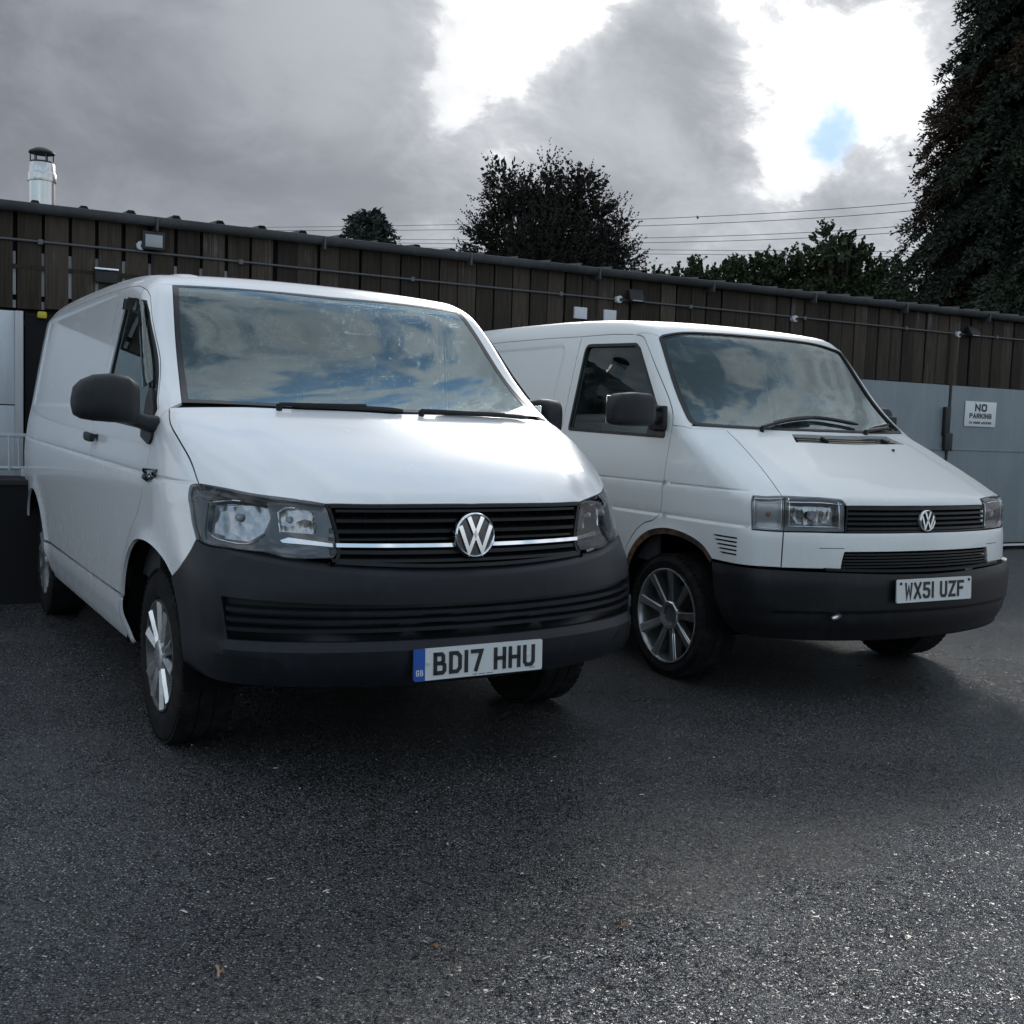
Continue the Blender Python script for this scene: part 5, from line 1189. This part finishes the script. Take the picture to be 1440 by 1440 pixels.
    rail=S.side([(-1.195,1.822),(-1.7,1.832),(-2.6,1.835),(-3.35,1.825),(-3.60,1.812)])
    rt=S.up('z',poly([(rail[-1][0],rail[-1][1]),(rail[-1][0],0)],.05)); rl=join(pt,dtop[::-1],rail)
    S.patch('roof',wp,V,'z',join(hr[it:][::-1],rl,rt,mir(rt),mir(rl),mir(hr[it:][::-1])),h=.05,gap=.001,flange=.012)
    # load side, sill, rear
    ra=[(-2.56,.33),(-2.555,.44),(-2.595,.56),(-2.69,.66),(-2.82,.708),(-2.95,.715),(-3.08,.690),(-3.20,.61),(-3.275,.50),(-3.295,.40)]; rac=S.side(ra); k0=[i for i,p in enumerate(rac) if p[2]>=.40][0]
    rv=S.side([(-3.60,.40),(-3.60,1.812)],False); pe=[]
    for dd in(.003,-.004,-.012,-.020): pe.append(S.up('y',poly(rounded([(-3.40-dd,1.24-dd),(-1.36+dd,1.24-dd),(-1.36+dd,1.78+dd),(-3.40-dd,1.78+dd)],.05,5),.03,True)))
    side=S.patch('load_side',wp,V,'y',join(drear,rail,rv[::-1],S.side([(-3.60,.40),(-3.295,.40)],False),rac[::-1][0:len(rac)-k0],S.side([rac[k0][[0,2]],(-1.20,.40)],False)),h=.045,extra=belt(-3.55,-1.25)+pe)
    sill=S.patch('sill',wp,V,'y',join(S.side([(-.41,.395),(-2.55,.395)],False),S.side([(-2.55,.395),(-2.55,.29),(-.36,.29),(-.36,.36),(-.41,.395)],False)),h=.04,off=-.006,gap=.002,flange=.03)
    mirror_tree(side,V); mirror_tree(sill,V)
    S.patch('rear_doors',wp,V,'rsph',join(rv,rt,mir(rt),mir(rv),B.snap(poly([(-3.60,.85,.40),(-3.80,.6,.40),(-3.82,0,.40),(-3.80,-.6,.40),(-3.60,-.85,.40)],.05))),h=.07,gap=.001,flange=.01)
    # front panel under the lamps (white), with the lower intake left open
    it_=S.on([(.685,-.770,.822),(.740,-.64,.822),(.790,-.493,.823),(.832,-.25,.823),(.846,0,.823)]); up_=S.on([(.846,0,.734),(.842,-.25,.734),(.806,-.497,.734)]); dn=S.on([(.806,-.497,.734),(.808,-.507,.70),(.808,-.515,.656)]); bt_=S.on([(.808,-.515,.656),(.75,-.66,.656),(.691,-.778,.656)])
    half=join(it_[::-1],seam,bt_[::-1],dn[::-1],up_[::-1])
    S.patch('front_panel',wp,V,'sph',join(half,mir(half)[1:-1]),h=.028,off=.004,gap=.0028,flange=.016)
    for s in(-1,1): S.bar('panel_crease','rubber_seal',V,.752,s*.50,s*.62,.003,.01,.0045,8)
    gl=part('lower_grille',V)
    hv=join(up_,dn,S.on([(.808,-.515,.656),(.845,-.25,.652),(.862,0,.650)]))
    S.patch('backing','cavity',gl,'sph',join(hv,mir(hv)[1:-1]),h=.06,off=-.03,gap=0,flange=0)
    for k in range(5): S.bar('slat','grille_black',gl,.722-.0145*k,-.495-.003*k,.495+.003*k,.008,.025,.0,30)
    # upper grille
    gr=part('grille',V); gs=S.on([(.783,-.477,.949),(.786,-.480,.90),(.792,-.487,.824)]); hg=join(lipB[::-1],gs,S.on([(.792,-.487,.824),(.834,-.25,.825),(.846,0,.825)]))
    S.patch('backing','cavity',gr,'sph',join(hg,mir(hg)[1:-1]),h=.06,off=-.03,gap=0,flange=0)
    S.patch('surround','grille_black',gr,'sph',join(hg,mir(hg)[1:-1]),[S.inset('sph',join(hg,mir(hg)[1:-1]),.006)],h=.03,off=.001,gap=.001,flange=.02,hole_flange=.02,hole_gap=0)
    for k in range(5): S.bar('slat','grille_black',gr,.940-.0235*k-.004,-.474,.474,.011,.022,-.001+.001*k,30,droop=.008)
    for k in range(3):
        p=S.up('x',[(.462,.918-.0235*k)],.001)[0]; MB().box(tuple(p),(.012,.012,.010)).build('clip','plate_white',gr,0)
    n=B.normal(np.array([[.842,0.,.885]]))[0]; e=S.up('x',[(0,.880)],.006)[0]; emblem(V,frame_at(e,n),.052,'bright_trim','grille_black',.010)
    # headlamp and indicator
    hs=S.on([(.757,-.487,.981),(.775,-.487,.90),(.790,-.490,.824)])
    dvt,dvb=(.652,-.762,.986),(.685,-.770,.824)
    dv=S.on([(.655,-.754,.987),(.672,-.762,.905),(.685,-.768,.823)])
    hl=part('headlamp',V)
    lamp=join(S.on([dv[0],(.705,-.62,.985),(.757,-.490,.980)]),hs,S.on([(.790,-.490,.824),(.740,-.64,.823),dv[-1]]),dv[::-1])
    S.patch('lens','lamp_lens',hl,'sph',lamp,h=.03,off=.004,gap=.003,flange=.02)
    S.patch('housing','lamp_grey',hl,'sph',lamp,[S.inset('sph',lamp,.016)],h=.03,off=-.006,gap=.003,flange=.04,hole_flange=.03,hole_gap=0)
    S.patch('reflector','reflector',hl,'sph',S.inset('sph',lamp,.012),h=.02,off=-.045,gap=0,flange=0)
    fr=S.inset('sph',lamp,.020); S.tubeon('chrome_edge','bright_trim',hl,fr,.003,-.004,True)
    q=B.snap(np.array([[.725,-.63,.90]]),-.03)[0]; bm=bmesh.new(); bmesh.ops.create_uvsphere(bm,u_segments=14,v_segments=8,radius=.022); bmesh.ops.translate(bm,vec=tuple(q),verts=bm.verts); MB().bm(bm).build('bulb','bulb',hl,80)
    hl2=part('headlamp',V)
    for ch in list(hl.children): mirror_copy(ch,hl2)
    ind=part('indicator',V); il=join(hlt[::-1],dv,hlb[::-1],hls[::-1])
    S.patch('lens','lamp_lens',ind,'sph',il,h=.03,off=.004,gap=.003,flange=.02)
    S.patch('reflector','lamp_silver',ind,'sph',il,h=.03,off=-.030,gap=.003,flange=0)
    S.tubeon('lens_edge','bright_trim',ind,S.inset('sph',il,.010),.0025,-.002,True)
    q=B.snap(np.array([[.635,-.82,.90]]),-.022)[0]; bm=bmesh.new(); bmesh.ops.create_uvsphere(bm,u_segments=14,v_segments=8,radius=.011); bmesh.ops.translate(bm,vec=tuple(q),verts=bm.verts); MB().bm(bm).build('bulb','amber',ind,80)
    i2=part('indicator',V)
    for ch in list(ind.children): mirror_copy(ch,i2)
    # bumper: a thick black moulding standing proud
    bt=S.on([(.365,-.92,.655),(.50,-.91,.652),(.60,-.88,.650),(.691,-.778,.648),(.80,-.52,.642),(.85,-.25,.634),(.866,0,.630)],True,.02)
    bs=S.on([(.365,-.92,.655),(.385,-.915,.56),(.415,-.91,.46),(.47,-.90,.37),(.53,-.88,.335)]); bb=S.on([(.53,-.88,.335),(.68,-.74,.322),(.80,-.42,.312),(.852,0,.308)])
    bl=join(bt,mir(bt),mir(bs)[::-1],mir(bb)[::-1],bb[::-1],bs[::-1])
    def bulge(q):
        e_=q[:,1]/1.3; P_=S.up('sph',q); z=P_[:,2]; return -.030*sstep(.42,.31,z)-.012*sstep(.605,.655,z)+.006*np.exp(-((z-.47)/.012)**2)*0-.010*sstep(.468,.452,z)
    bm_=S.patch('front_bumper','bumper_black',V,'sph',bl,h=.024,off=.036,gap=0,flange=.05,bulge=bulge,extra=[S.up('x',[(y,z_) for y in np.linspace(-.8,.8,60)]) for z_ in(.472,.466,.460,.454,.448)])
    S.bar('top_ledge','bumper_black',bm_,lambda y:.655-.010*(1-(abs(y)/.6)**2),-.60,.60,.012,.05,.024,30)
    p=S.up('x',[(-.545,.437)],.036)[0]; mb=MB(); superloft(mb,[(-.062,0,0,.001,.001),(-.056,0,0,.012,.009),(0,0,0,.016,.012),(.056,0,0,.012,.009),(.062,0,0,.001,.001)],n=14,e=2.6); mb.V=[(p[0]+v[0]-.5*v[1],p[1]+v[1],p[2]+v[2]) for v in mb.V]; mb.build('tow_eye_cover','bright_trim',bm_,70)
    S.patch('undertray','underbody',V,'sph',join(bb,mir(bb)),h=.1,off=.0,gap=0,flange=.05)
    # plate
    pl_=Matrix.Translation((.913,0,.5545))@Matrix(((0,0,1,0),(1,0,0,0),(0,1,0,0),(0,0,0,1)))@Matrix.Rotation(R(-3),4,'X')
    npl=number_plate(V,pl_,'WX51 UZF',False,'plate_yellowed'); fn=lambda v:tuple(pl_@Vector(v))
    for x_,y_ in((-.235,.036),(.240,.040)): MB().prism([(x_+.007*math.cos(q),y_+.007*math.sin(q)) for q in np.linspace(0,6.28,11)[:-1]],.005,.010,fn).build('screw','plate_black',npl,30)
    MB().box((.897,0,.5545),(.034,.48,.095)).build('plate_mount','bumper_black',V,30)
    # mirrors
    for s in(-1,1):
        mr=part('door_mirror',V); mb=MB()
        superloft(mb,[(s*.985,-.10,1.372,.02,.03),(s*.992,-.10,1.372,.055,.070),(s*1.02,-.095,1.372,.066,.083),(s*1.12,-.09,1.372,.070,.086),(s*1.20,-.095,1.368,.066,.080),(s*1.225,-.10,1.362,.052,.064),(s*1.235,-.10,1.358,.02,.02)],e=4.2)
        mb.build('shell','mirror_black',mr,70); MB().box((-.172,s*1.11,1.37),(.012,s*.20,.14),None,.004).build('glass','chrome',mr,40)
        MB().tube([(-.20,s*.855,1.385),(-.16,s*.91,1.388),(-.11,s*.99,1.385)],.016,8).tube([(-.20,s*.86,1.315),(-.16,s*.92,1.325),(-.11,s*1.0,1.335)],.020,8).box((-.20,s*.862,1.335),(.13,.03,.13),None,.01).build('bracket','mirror_black',mr,60)
        if s>0: fold(mr,(-0.17,0.85),84)
    # wipers
    wp_=lambda pts,o:[tuple(p) for p in B.snap(crom(np.array(pts),.05),o)]
    wiper(V,wp_([(.085,-.40,1.300),(.05,-.22,1.340),(.02,.02,1.368)],.020),wp_([(.050,-.28,1.345),(.01,.04,1.375),(.03,.36,1.350)],.012))
    wiper(V,wp_([(.080,.36,1.300),(.055,.48,1.322),(.025,.60,1.338)],.016),wp_([(.050,.44,1.330),(.01,.57,1.352),(-.03,.68,1.366)],.011))
    # wheels
    for x_ in(0,-2.92):
        for s in(-1,1):
            wheel(V,x_,s*.800,s,.320,.216,.243,'nine')
            mb=MB(); prof=[(x_+.44*math.cos(R(q)),.325+.44*math.sin(R(q))) for q in np.linspace(-4,184,32)]
            mb.loft([[(a,s*.895,b_) for a,b_ in prof],[(a,s*.60,b_) for a,b_ in prof]],cap=False,closed=False); mb.add([(a,s*.60,b_) for a,b_ in prof],[tuple(range(len(prof)))]); mb.build('arch_liner','cavity',V,60)
    MB().box((-1.5,0,.36),(2.0,1.66,.16)).build('floor_pan','underbody',V,0); MB().box((.32,0,.45),(.6,1.10,.22)).build('subframe','underbody',V,0); MB().box((-3.5,0,.45),(.5,1.45,.20)).build('rear_floor','underbody',V,0); MB().box((-2.92,0,.60),(.9,1.15,.35)).build('rear_tunnel','underbody',V,0)
    MB().cyl((0,-.7,.32),(0,.7,.32),.035,10).build('front_axle','underbody',V); MB().cyl((-2.92,-.7,.32),(-2.92,.7,.32),.05,10).build('rear_axle','underbody',V)
    # cabin
    cab=part('cabin',V)
    rx=join(rail[rail[:,0]>-1.50][::-1],dtop)
    for cv in(rx,mir(rx)): S.tubeon('rail_light_block','cabin_mid',cab,cv,.026,-.030)  # tubes added inside to stop light leaking in at the roof seam
    for cv in(dfr,mir(dfr)): S.tubeon('pillar_light_block','cabin_mid',cab,cv,.020,-.028)  # same added light block along the front edge of the door
    MB().box((-.62,0,.52),(1.3,1.56,.05)).build('cab_floor','cabin_dark',cab,0); rings=[]
    for y in np.linspace(-.76,.76,9):
        o_=.08*(y/.76)**2; rings.append([(.07-o_,y,1.255),(-.10-o_,y,1.262),(-.24-o_,y,1.22),(-.30-o_,y,1.12),(-.28-o_,y,.95),(-.18-o_,y,.80),(.07-o_,y,.78)])
    MB().loft(rings).build('dashboard','cabin_dark',cab,50); MB().box((-.29,-.35,1.215),(.16,.34,.08),(0,R(12),0),.03).build('binnacle','cabin_dark',cab,50)
    steering(V,(-.44,-.36,1.12),35)
    seat(V,-.86,-.36,'seat_cloth_pale'); seat(V,-.86,.24,'seat_cloth_pale',.42); seat(V,-.86,.58,'seat_cloth_pale',.38)
    MB().prism([(-.82,.5),(.82,.5),(.83,1.05),(.69,1.79),(.56,1.872),(-.56,1.872),(-.69,1.79),(-.83,1.05)],-.015,.015,lambda v:(-1.40+v[2],v[0],v[1])).build('bulkhead','cabin_mid',cab,0)
    S.patch('headlining','cabin_mid',cab,'z',S.up('z',poly([(-1.38,-.60),(-.56,-.57),(-.50,0),(-.56,.57),(-1.38,.60)],.06,True)),h=.08,off=-.028,gap=0,flange=.01)
    for s in(-1,1): MB().box((-.66,s*.825,.88),(.95,.03,.62),None,.01).build('door_trim','cabin_mid',cab,30)
    return V

# ------------------------------------------------------------------ trees
def leafmat(name,c0,c1,trans=.25):
    m,k,b=mat(name,c0,.7,spec=.2); c=coords(k); n=k.noise(c,.9,4,.6); n2=k.noise(c,14,2,.5)
    k.l.new(k.mix(k.ramp(k.math('MULTIPLY_ADD',n2,.5,k.math('MULTIPLY',n,.7)),.35,.85),(*c0,1),(*c1,1)),b.inputs['Base Color'])
leafmat('dark_needles',(.014,.021,.014),(.045,.058,.038)); leafmat('brown_needles',(.026,.019,.012),(.050,.036,.022)); leafmat('purple_leaves',(.020,.020,.017),(.040,.035,.030)); leafmat('oak_leaves',(.028,.040,.020),(.068,.088,.044)); leafmat('blue_needles',(.030,.038,.036),(.055,.066,.060))
mat('bark',(.045,.036,.029),.9); mat('wire',(.03,.03,.032),.6)
class Leaves:
    def __init__(s): s.V=[]; s.F=[]
    def tri(s,p,d_,n_,L,w_):
        i=len(s.V); q=p+d_*L; a=n_*w_; m_=p+d_*(L*.45); s.V+=[p,m_+a,q,m_-a]; s.F.append((i,i+1,i+2,i+3))
    def build(s,name,mt,parent): return raw(name,s.V,s.F,mt,parent,0)
def rv(r): 
    while True:
        v=Vector((r.uniform(-1,1),r.uniform(-1,1),r.uniform(-1,1)))
        if .01<v.length<1: return v.normalized()
def spray(lv,r,p,d_,L,nl,leaf,wide,lift=0.):
    """a twig: leaves along a bent line"""
    d_=d_.normalized(); 
    for i in range(nl):
        t=(i+r.random())/nl; q=p+d_*(L*t)+Vector((0,0,lift*t*t*L)); s_=rv(r); s_=(s_-d_*s_.dot(d_)); s_.normalize()
        dd=(d_*.8+s_*.75+Vector((0,0,lift*.6))).normalized(); n_=dd.cross(rv(r)).normalized(); lv.tri(q,dd,n_,leaf*r.uniform(.7,1.3),leaf*wide)
def leaf_tree(name,loc,trunk_h,lobes,nspray,leafm,label,seed,leaf=.10,wide=.28,twig=.55,lift=.5,up=.35,group=None,nl=13):
    """lobes: (x,y,z,rx,ry,rz) ellipsoids that together make the crown"""
    r=random.Random(seed); o=empty(name,loc,0,label,'tree',group); top=max(l[2] for l in lobes)
    mb=MB(); mb.tube([(0,0,-.1),(.05,0,trunk_h*.5),(0,.04,trunk_h),(0,0,top)],[.24,.19,.15,.05],10)
    for l in lobes:
        c=Vector(l[:3]); st=Vector((0,0,min(trunk_h,max(.6,c.z*.6)))); mid=(st+c)/2+Vector((0,0,-.15)); mb.tube([st,mid,c,c+Vector((0,0,l[5]*.6))],[.09,.06,.035,.012],7)
        for _ in range(5):
            e=c+Vector((r.uniform(-1,1)*l[3],r.uniform(-1,1)*l[4],r.uniform(-.3,1)*l[5]))*.75; mb.tube([mid.lerp(c,r.random()),(c+e)/2+Vector((0,0,.05)),e],[.03,.02,.008],5)
    mb.build('trunk','bark',o,60)
    lv=Leaves(); tot=sum(l[3]*l[4]*l[5] for l in lobes)
    for l in lobes:
        c=Vector(l[:3]); n=int(nspray*l[3]*l[4]*l[5]/tot)
        for _ in range(n):
            u=rv(r); rad=r.random()**.42; p=c+Vector((u.x*l[3],u.y*l[4],u.z*l[5]))*rad
            nz=noise.noise(p*1.3+Vector((seed,0,0)))
            if nz<-.16 and rad>.35: continue
            spray(lv,r,p,u+Vector((0,0,up)),twig*r.uniform(.6,1.3)*(1+.15*(rad>.85)),nl if rad>.62 else nl//2,leaf*(1. if rad>.62 else 2.),wide,lift)
    lv.build('crown',leafm,o); return o
def conifer(name,loc,h,base_r,label,seed,nbr,leafm,droop=.35,leaf=.16,z0=.6,tip_r=.25,group=None,dens=1.,belly=.3):
    """whorls of drooping branches, each a flat spray, round a dense heart"""
    r=random.Random(seed); o=empty(name,loc,0,label,'tree',group)
    MB().tube([(0,0,-.1),(0,0,h*.4),(0,0,h*.97)],[.30,.20,.03],10).build('trunk','bark',o,60)
    lv=Leaves(); lb=Leaves()
    for i in range(nbr):
        t=(i+.5)/nbr; z=z0+(h-z0)*t; prof=(1-t)**.75 if belly<=0 else (1-t**(1+belly*3))**.9*(.86+.14*min(1,t/.2))
        rad=(base_r*prof+tip_r)*r.uniform(.80,1.04); a=r.uniform(0,6.283); d_=Vector((math.cos(a),math.sin(a),0)); side=Vector((-d_.y,d_.x,0))
        ns=int(9*dens*max(.4,rad)); tgt=lb if (leafm[1] and z<h*.60 and noise.noise(Vector((math.cos(a)*1.6,math.sin(a)*1.6,z*.35+seed)))>.22) else lv
        for s_ in range(ns):
            u=((s_+r.random())/ns)**.6; p=Vector((0,0,z))+d_*(rad*u)+Vector((0,0,.30*rad*u*(1-u)*2-droop*rad*u*u))
            for e in(-1,1):
                if r.random()<.10: continue
                dd=(d_*.75+side*e*r.uniform(.3,1.0)+Vector((0,0,r.uniform(-.55,.30)))).normalized()
                spray(tgt,r,p,dd,.36*(.6+.5*rad/base_r)*r.uniform(.6,1.2),9,leaf*(1.5 if u<.6 else 1.),.20 if u>.6 else .30,-.30)
    lv.build('foliage',leafm[0],o)
    if lb.F: lb.build('dead_foliage',leafm[1],o)
    return o
def dirpx(u,v,dist):
    """point on the ground plan at a viewing direction and distance"""
    X=(u-720)/1530.56; return (X*dist,dist)
# hornbeam-like dark tree in the middle
x,y=dirpx(752,300,26)
lobs=[(0,0,4.7,1.5,1.4,1.6),(.4,-.3,3.9,2.0,1.3,1.2),(-.95,.1,5.55,.75,.8,.75),(-1.0,0,6.75,.36,.45,.85),(-.62,.1,6.2,.5,.5,.7),(.0,.2,6.75,.34,.4,.75),(.1,0,6.0,.7,.7,.7),(.80,0,6.70,.42,.5,.75),(1.05,.1,6.0,.62,.6,.7),(1.45,.2,5.1,.75,.8,.75),(1.75,.1,5.65,.30,.35,.55),(-1.55,0,4.75,.75,.7,.35),(-1.75,0,4.1,.65,.7,.40),(-1.35,.1,3.6,.8,.8,.45),(1.85,.2,4.0,.5,.6,.6)]
leaf_tree('broadleaf_tree',(x,y,0),2.2,lobs,15000,'purple_leaves','dark feathery tree with upswept twigs standing alone behind the shed',5,leaf=.066,wide=.34,twig=.36,lift=.20,up=.16,nl=13)
# oak scrub to its right
for i,(u,dist,h_,w_) in enumerate(((915,34,6.5,1.4),(985,36,7.5,1.6),(1050,36,8.0,1.6),(1120,35,7.8,1.5),(1180,34,7.9,1.4),(1228,33,6.6,1.2))):
    x,y=dirpx(u,330,dist); r=random.Random(40+i); lob=[(0,0,h_*.62,w_,1.2,h_*.26)]+[(r.uniform(-1,1)*w_*.75,r.uniform(-.6,.6),h_*r.uniform(.66,.89),r.uniform(.45,.75),.6,r.uniform(.45,.65)) for _ in range(8)]+[(0,0,h_*.46,w_*1.25,1.4,h_*.30),(0,0,h_*.30,w_*1.25,1.4,h_*.22)]
    labs=['low sparse oak at the foot of the dark feathery tree','round-topped oak between the dark feathery tree and the taller oaks','tall bushy oak in the middle of the oak scrub','oak with an uneven crown in the oak scrub','pointed oak with a ragged top next to the giant conifer','small oak tucked against the giant conifer']
    leaf_tree('oak_tree',(x,y,0),1.6,lob,5200,'oak_leaves',labs[i],60+i,leaf=.115,wide=.42,twig=.24,lift=.05,up=.10,group='oaks behind the shed',nl=11)
# small conifer top that peeps over the roof
x,y=dirpx(508,320,24); conifer('young_conifer',(x,y,0),5.75,1.35,'small conifer whose top shows over the shed roof',21,95,('blue_needles',None),droop=-.30,leaf=.11,z0=2.6,tip_r=.12,dens=1.4,belly=0)
# giant conifers at the right
x,y=dirpx(1462,200,21.5); conifer('giant_conifer',(x,y,0),15.5,3.15,'towering dark conifer with a browned patch at the end of the shed',31,640,('dark_needles','brown_needles'),droop=.40,leaf=.105,z0=1.2,tip_r=.25,dens=2.3,belly=.25)
x,y=dirpx(1600,200,24); conifer('giant_conifer',(x,y,0),17,3.4,'second towering conifer standing behind the browned one',33,260,('dark_needles','brown_needles'),droop=.4,leaf=.14,z0=1.0,tip_r=.4,dens=1.6,belly=.25)
x,y=dirpx(1350,200,25.0); conifer('tall_conifer',(x,y,0),8.6,1.75,'shorter dark conifer leaning into the towering one beside the oaks',35,220,('dark_needles','brown_needles'),droop=.42,leaf=.11,z0=.8,tip_r=.2,dens=2.0,belly=.2)
x,y=dirpx(1268,200,30); leaf_tree('hedge_bush',(x,y,0),.8,[(0,0,2.2,1.6,1.2,1.6),(1.4,0,2.0,1.4,1.2,1.5),(-1.2,0,1.7,1.2,1.1,1.3)],700,'oak_leaves','low dark bush filling the gap under the giant conifer',77,leaf=.13,wide=.42,twig=.34,nl=11)
# ------------------------------------------------------------------ overhead lines
def ray(u,v,dist):
    X=(u-720)/1530.56; U=-(v-720)/1530.56; r_=R(2.028); x=X*math.cos(r_)-U*math.sin(r_); uu=X*math.sin(r_)+U*math.cos(r_); c,s_=math.cos(R(-4.618)),math.sin(R(-4.618)); D=Vector((x,c-uu*s_,s_+uu*c)); return Vector((0,0,CAM_H))+D*(dist/D.y)
WL=[((330,320,60),(980,305,42),(1500,252,30)),((330,324,60),(980,315,42),(1500,262,30)),((330,334,62),(980,333,44),(1500,283,31)),((330,338,62),(980,340,44),(1500,293,31)),((330,346,66),(1000,352,50),(1500,355,38)),((330,352,66),(1000,358,50),(1500,365,38))]
WN=['uppermost power line passing behind the giant conifer','second power line just below the uppermost one','third power line down in the bundle','fourth power line down in the bundle','fifth power line low over the oaks','lowest power line over the oaks']
for (a,b_,c_),lab in zip(WL,WN):
    A,B_,C_=ray(*a),ray(*b_),ray(*c_); P=[A*((1-t)*(1-2*t))+B_*(4*t*(1-t))+C_*(t*(2*t-1)) for t in np.linspace(-.35,1.25,40)]
    tag(MB().tube(P,.011,5).build('power_line','wire',None,60),lab,'power line','power lines behind the shed')
bp_=ray(981,309,40); bd=empty('perched_bird',bp_,0,'tiny dark bird perched on a power line','bird')
mb=MB(); superloft(mb,[(-.11,0,.06,.004,.006),(-.07,0,.07,.03,.035),(0,0,.085,.045,.05),(.06,0,.12,.035,.04),(.10,0,.15,.028,.028),(.13,0,.15,.008,.008)],n=10,e=2.2); mb.build('body','wire',bd,70)
MB().box((0,-.15,.03),(.03,.10,.012),(R(20),0,0)).build('tail','wire',bd,0); MB().cyl((0,.0,.0),(0,.01,.05),.006,5).build('leg','wire',bd,0)
# ------------------------------------------------------------------ hedge added behind the camera, out of view, to darken reflections
r=random.Random(9); lv=Leaves()
for i in range(3200):
    a=R(r.uniform(205,315)); d_=r.uniform(24,27); z=r.random()**.8*(3.2+1.2*math.sin(a*7)+.9*math.sin(a*17+1)); p=Vector((d_*math.cos(a),d_*math.sin(a),z)); 
    for _ in range(3):
        dd=rv(r); lv.tri(p+rv(r)*.3,dd,dd.cross(rv(r)).normalized(),.75,.30)
hg=lv.build('unseen_hedge','oak_leaves',None); tag(hg,'dark hedge added behind the camera to darken reflections','unseen_hedge',kind='stuff')
# ------------------------------------------------------------------ litter on the tarmac
mat('dry_leaf',(.22,.10,.035),.7); mat('pale_chip',(.52,.50,.47),.7); mat('twig',(.30,.22,.14),.8)
def gpt(u,v):
    D=ray(u,v,1.)-Vector((0,0,CAM_H)); return Vector((0,0,CAM_H))+D*(-CAM_H/D.z)
lt=[('fallen_leaf','dry_leaf',875,1305,.019,'orange dead leaf on the tarmac in front of the older van'),('fallen_leaf','dry_leaf',611,1335,.013,'small ochre leaf on the tarmac below the blue-banded plate'),('twig','twig',305,1370,.055,'pale broken twig with an orange end on the tarmac'),('paper_scrap','pale_chip',710,1389,.012,'white paper scrap on the tarmac')]
for nm,mt,u,v,sz,lab in lt:
    p=gpt(u,v); o=empty(nm,(p.x,p.y,.004),r.uniform(0,6),lab,nm.split('_')[-1])
    if nm=='twig': MB().tube([(-sz/2,0,.002),(0,.004,.004),(sz/2,.002,.002)],.0035,6).build('stem',mt,o,60); MB().tube([(-.012,.012,.002),(.012,.014,.004)],.003,5).build('husk','dry_leaf',o,60)
    else:
        n=14; V=[(0,0,.006)]+[(sz*(.6+.4*math.cos(3*q+.5))*math.cos(q),sz*.7*(.7+.3*math.cos(5*q))*math.sin(q),.003+.004*math.sin(2*q)+.003) for q in [2*math.pi*i/n for i in range(n)]]
        F=[(0,1+i,1+(i+1)%n) for i in range(n)]; raw('blade',V+[(a,b2,c2-.001) for a,b2,c2 in V],F+[(n+1+f[0],n+1+f[2],n+1+f[1]) for f in F],mt,o,60)
V=[];F=[]
for i in range(230):
    if r.random()<.6: p=gpt(r.uniform(250,1100),1060+380*r.random()**.8)
    else: p=gpt(r.uniform(0,1440),r.uniform(930,1440))
    s_=.0012+.0034*r.random()**3; a=r.uniform(0,6.3); el=1+2.5*(r.random()<.25); c_,s2=math.cos(a),math.sin(a); b0=len(V)
    for dx_,dy_,dz_ in((-1,-.6,0),(1,-.7,0),(.9,.7,0),(-.8,.8,0),(0,.1,1.0)): V.append((p.x+s_*(dx_*el*c_-dy_*s2),p.y+s_*(dx_*el*s2+dy_*c_),.003+s_*dz_))
    F+=[(b0,b0+1,b0+4),(b0+1,b0+2,b0+4),(b0+2,b0+3,b0+4),(b0+3,b0,b0+4)]
o=raw('grit',V,F,'pale_chip',None,0); tag(o,'pale grit and chips scattered on the wet tarmac','grit',kind='stuff')
van_new(); van_old()
